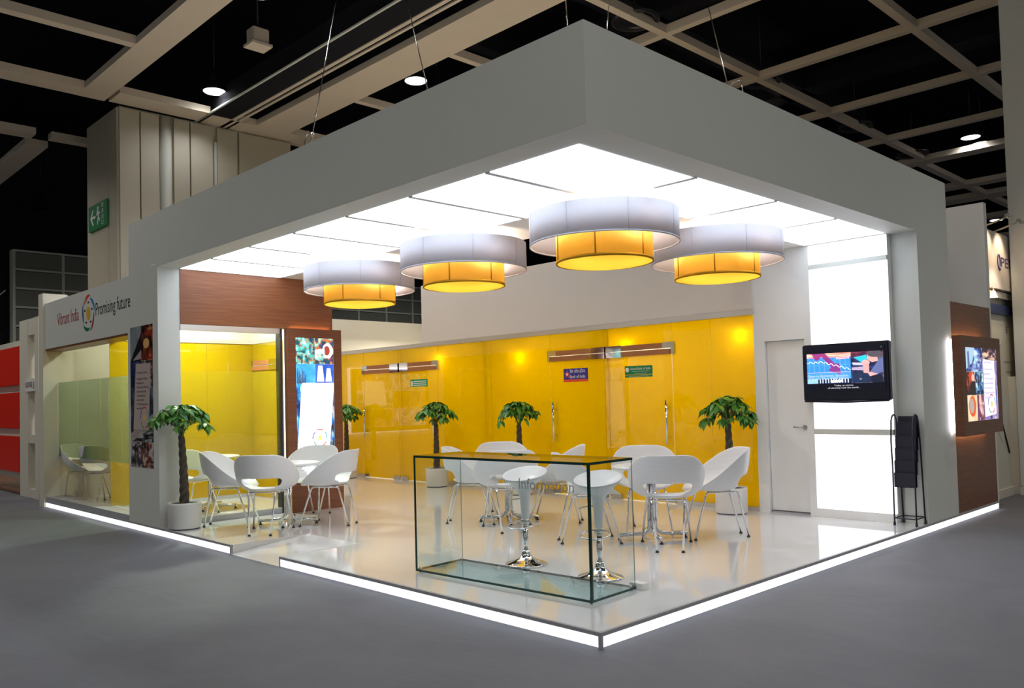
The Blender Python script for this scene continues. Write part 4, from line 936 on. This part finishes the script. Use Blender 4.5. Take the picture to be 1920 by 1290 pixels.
def chair():
    t = thing('tub_chair', '', 'chair', (0, 0, 0), 0, 'white ribbed tub chairs')
    obj('shell', chair_shell(), None, t)
    obj('seat_frame', MB().tube([(-.16, .12, .443), (-.16, -.13, .443)], .009, 8).tube([(.16, .12, .443), (.16, -.13, .443)], .009, 8).tube([(-.16, -.13, .443), (.16, -.13, .443)], .008, 8).tube([(-.16, .08, .443), (.16, .08, .443)], .008, 8), m_chrome, t)
    for s in (-1, 1):
        for pts in ([(.16, .0, .443), (.17, .10, .443), (.177, .125, .436), (.182, .14, .41), (.225, .26, .02)], [(.16, -.05, .443), (.15, -.16, .443), (.146, -.18, .436), (.143, -.19, .41), (.113, -.285, .02)]):
            l = obj('leg', MB().tube([(s*x, y, z) for x, y, z in pts], .0098, 10), m_chrome, t)
            x, y, z = pts[-1]; obj('glide', MB().lathe([(.017, 0), (.017, .006), (.011, .018), (0, .018)], 14, (s*x, y, 0)), m_black, l)
    return t
CSC = 1.08
ch0 = chair()
CH = [(.72, 5.63, 46, 'white tub chair nearest the ramp at the left table, back to viewer'), (1.53, 5.55, 122, 'white tub chair right of the left table, back to the corridor'), (.70, 6.50, -43, 'white tub chair left of the left table, beside the glazing'), (1.76, 6.36, 212, 'white tub chair behind the left table, before the portrait light box'),
      (2.80, 1.42, 38, 'white tub chair nearest the viewer at the right table, back turned'), (3.64, 1.40, 138, 'white tub chair right of the right table, side on before the plant'), (2.58, 2.24, -40, 'white tub chair left of the right table, behind the corner stool'), (3.50, 2.18, 221, 'white tub chair behind the right table, facing the viewer'),
      (2.74, 4.22, -50, 'white tub chair left of the middle table, seen through the counter'), (2.62, 3.50, 56, 'white tub chair at front of the middle table, behind the left stool'), (3.38, 3.44, 124, 'white tub chair right of the middle table, between the two stools'), (3.44, 4.40, 232, 'white tub chair behind the middle table, facing the viewer'),
      (.78, 7.85, 35, 'white tub chair inside the front meeting room behind glass'), (.55, 10.6, 30, 'white tub chair in the rear meeting room, half behind yellow glass'), (.50, 11.35, -60, 'white tub chair at far left in the rear meeting room')]
for i, (x, y, a, lb) in enumerate(CH):
    o = ch0 if i == 0 else copy_tree(ch0); o.location = (x, y, H); o.rotation_euler = (0, 0, math.radians(a-90)); o.scale = (CSC, CSC, CSC); o['label'] = lb
def table():
    t = thing('cafe_table', '', 'table', (0, 0, 0), 0, 'round white cafe tables')
    obj('tabletop', MB().lathe([(0, .735), (.36, .735), (.395, .742), (.405, .756), (.395, .768), (.37, .772), (0, .772)], 56), m_plastic, t)
    obj('support_plate', MB().box(-.16, -.16, .712, .16, .16, .735), m_trim, t)
    for k in range(4):
        a = PI/4+k*PI/2; c, s = math.cos(a), math.sin(a)
        pts = [(.03*c, .03*s, .715), (.03*c, .03*s, .17), (.037*c, .037*s, .12), (.06*c, .06*s, .08), (.10*c, .10*s, .06), (.15*c, .15*s, .055), (.37*c, .37*s, .05)]
        l = obj('leg', MB().tube(pts, .02, 12), m_chrome, t); obj('glide', MB().lathe([(.02, 0), (.02, .012), (.01, .014), (.01, .04)], 14, (.35*c, .35*s, 0)), m_black, l)
    return t
tb0 = table()
for i, (x, y, a, lb) in enumerate(((1.22, 6.01, 4, 'round white table at left, before the portrait light box'), (3.10, 1.82, 5, 'round white table at right, nearest the white wall'), (3.10, 3.96, 3, 'round white table in the middle, behind the counter'), (1.30, 8.35, 0, 'round white table inside the front meeting room'), (1.15, 10.95, 0, 'round white table inside the rear meeting room'))):
    o = tb0 if i == 0 else copy_tree(tb0); o.location = (x, y, H); o.rotation_euler = (0, 0, math.radians(a)); o['label'] = lb

# ================================================================== MONEY TREES
def leaf_mesh(L, wd, droop, fold):
    mb = MB(); n = 7; V = []
    for i in range(n):
        t = i/(n-1); h = wd*(math.sin(PI*min(1, t**.75))**.85) if 0 < i < n-1 else .001
        z = -droop*t*t*L; V += [(-h, L*t, z+fold*h), (0, L*t, z), (h, L*t, z+fold*h)]
    Fs = []
    for i in range(n-1): Fs += [(3*i, 3*i+1, 3*i+4, 3*i+3), (3*i+1, 3*i+2, 3*i+5, 3*i+4)]
    mb.add(V, Fs, True); return mb.mesh('leaf', m_leaf)
LEAVES = [leaf_mesh(l, w_, d, f) for l, w_, d, f in ((.175, .034, .22, .2), (.16, .032, .35, .25), (.135, .028, .15, .2), (.165, .036, .5, .25))]
def money_tree(x, y, seed, label, rad=.34, lean=0.0, ztop=1.40, hh=.30, npet=26, trunk_top=1.08, xmax=9.0, ymax=9.0):
    rng = random.Random(seed)
    t = thing('money_tree', label, 'plant', (x, y, H), 0, 'braided money trees in white pots')
    obj('pot', MB().lathe([(.19, .012), (.195, .02), (.2, .30), (.2, .325), (.189, .325), (.186, .28), (.0, .28)], 40), m_pot, t)
    obj('pot_foot', MB().lathe([(.175, 0), (.175, .014)], 32), m_potb, t)
    obj('soil', MB().lathe([(0, .312), (.17, .308), (.188, .305)], 24, cap=False), m_soil, t)
    for s in range(3):
        pts = []; rr = []
        for i in range(60):
            q = i/59; z = .27+q*(trunk_top-.27); a = 2*PI*s/3+q*PI*5.2+seed
            r = .030*(1-.45*q); pts.append((r*math.cos(a)+lean*q*q, r*math.sin(a), z)); rr.append(.036-.012*q)
        obj('trunk_strand', MB().tube(pts, rr, 8), m_trunk, t)
    cnt = 0; stems = MB(); top = Vector((lean, 0, trunk_top))
    for k in range(5):
        a = 2*PI*k/5+seed; stems.tube([top-Vector((0, 0, .05)), top+Vector((.03*math.cos(a), .03*math.sin(a), .06)), top+Vector((.08*math.cos(a), .08*math.sin(a), .14))], [.016, .012, .008], 6)
    for k in range(npet):
        a = 2*PI*(k*.381966)+rng.uniform(-.25, .25); q = math.sqrt((k+.5)/npet)
        R = rad*.74*q*rng.uniform(.88, 1.08); z = ztop-.02-hh*.62*q**2.2*rng.uniform(.55, 1.25)-.05*rng.random()
        e = Vector((min(lean+R*math.cos(a), xmax-.05), min(R*math.sin(a), ymax-.05), z)); s0 = top+Vector((.06*math.cos(a), .06*math.sin(a), .1+.05*rng.random()))
        m_ = (s0+e)/2+Vector((0, 0, .05)); stems.tube([s0, m_, e], .004, 5)
        nl = rng.choice((5, 6, 6, 7)); out = math.atan2(e.y, e.x-lean); nl = min(nl, max(4, (290-cnt)))
        for j in range(nl):
            da = 2*PI*j/nl+rng.uniform(-.2, .2); yaw = out+da-PI/2; side = math.cos(da)      # palmate: leaflets all round the petiole end
            pitch = -.12-.38*q*max(0, side)-rng.uniform(0, .5)+(.15 if q < .5 else 0)
            sc = rng.uniform(.72, 1.0)*(1 if side > -.4 else .75)
            th = yaw+PI/2      # leaflets turn away from the wall behind the plant
            if e.x+.19*sc*math.cos(th) > xmax: th = PI-th
            if e.y+.19*sc*math.sin(th) > ymax: th = -th
            yaw = th-PI/2
            lo = bpy.data.objects.new('leaf', LEAVES[rng.randrange(4)]); COL.objects.link(lo); lo.parent = t; cnt += 1
            lo.matrix_local = Matrix.Translation(e) @ Matrix.Rotation(yaw, 4, 'Z') @ Matrix.Rotation(pitch, 4, 'X') @ Matrix.Rotation(rng.uniform(-.4, .4), 4, 'Y') @ Matrix.Scale(sc, 4)
    obj('stem', stems, m_stem, t)
    return t
money_tree(.20, 6.74, 1, 'money tree before the left grey pier, nearest the floor strip', .47, -.03, 1.56, .33, 46, 1.14, ymax=.25)
money_tree(5.25, 2.16, 2, 'money tree in the corner by the white door', .46, -.02, 1.50, .46, 46, 1.12, xmax=.30)
money_tree(5.22, 5.85, 3, 'money tree in the middle, pot hidden behind chairs', .38, 0, 1.50, .42, 44, xmax=.30)
money_tree(5.22, 7.90, 4, 'money tree before the farther yellow doors, seen over the counter', .42, 0, 1.50, .42, 44, xmax=.30)
money_tree(5.25, 10.75, 5, 'money tree partly hidden behind the portrait light box', .40, 0, 1.50, .42, 44, xmax=.30)
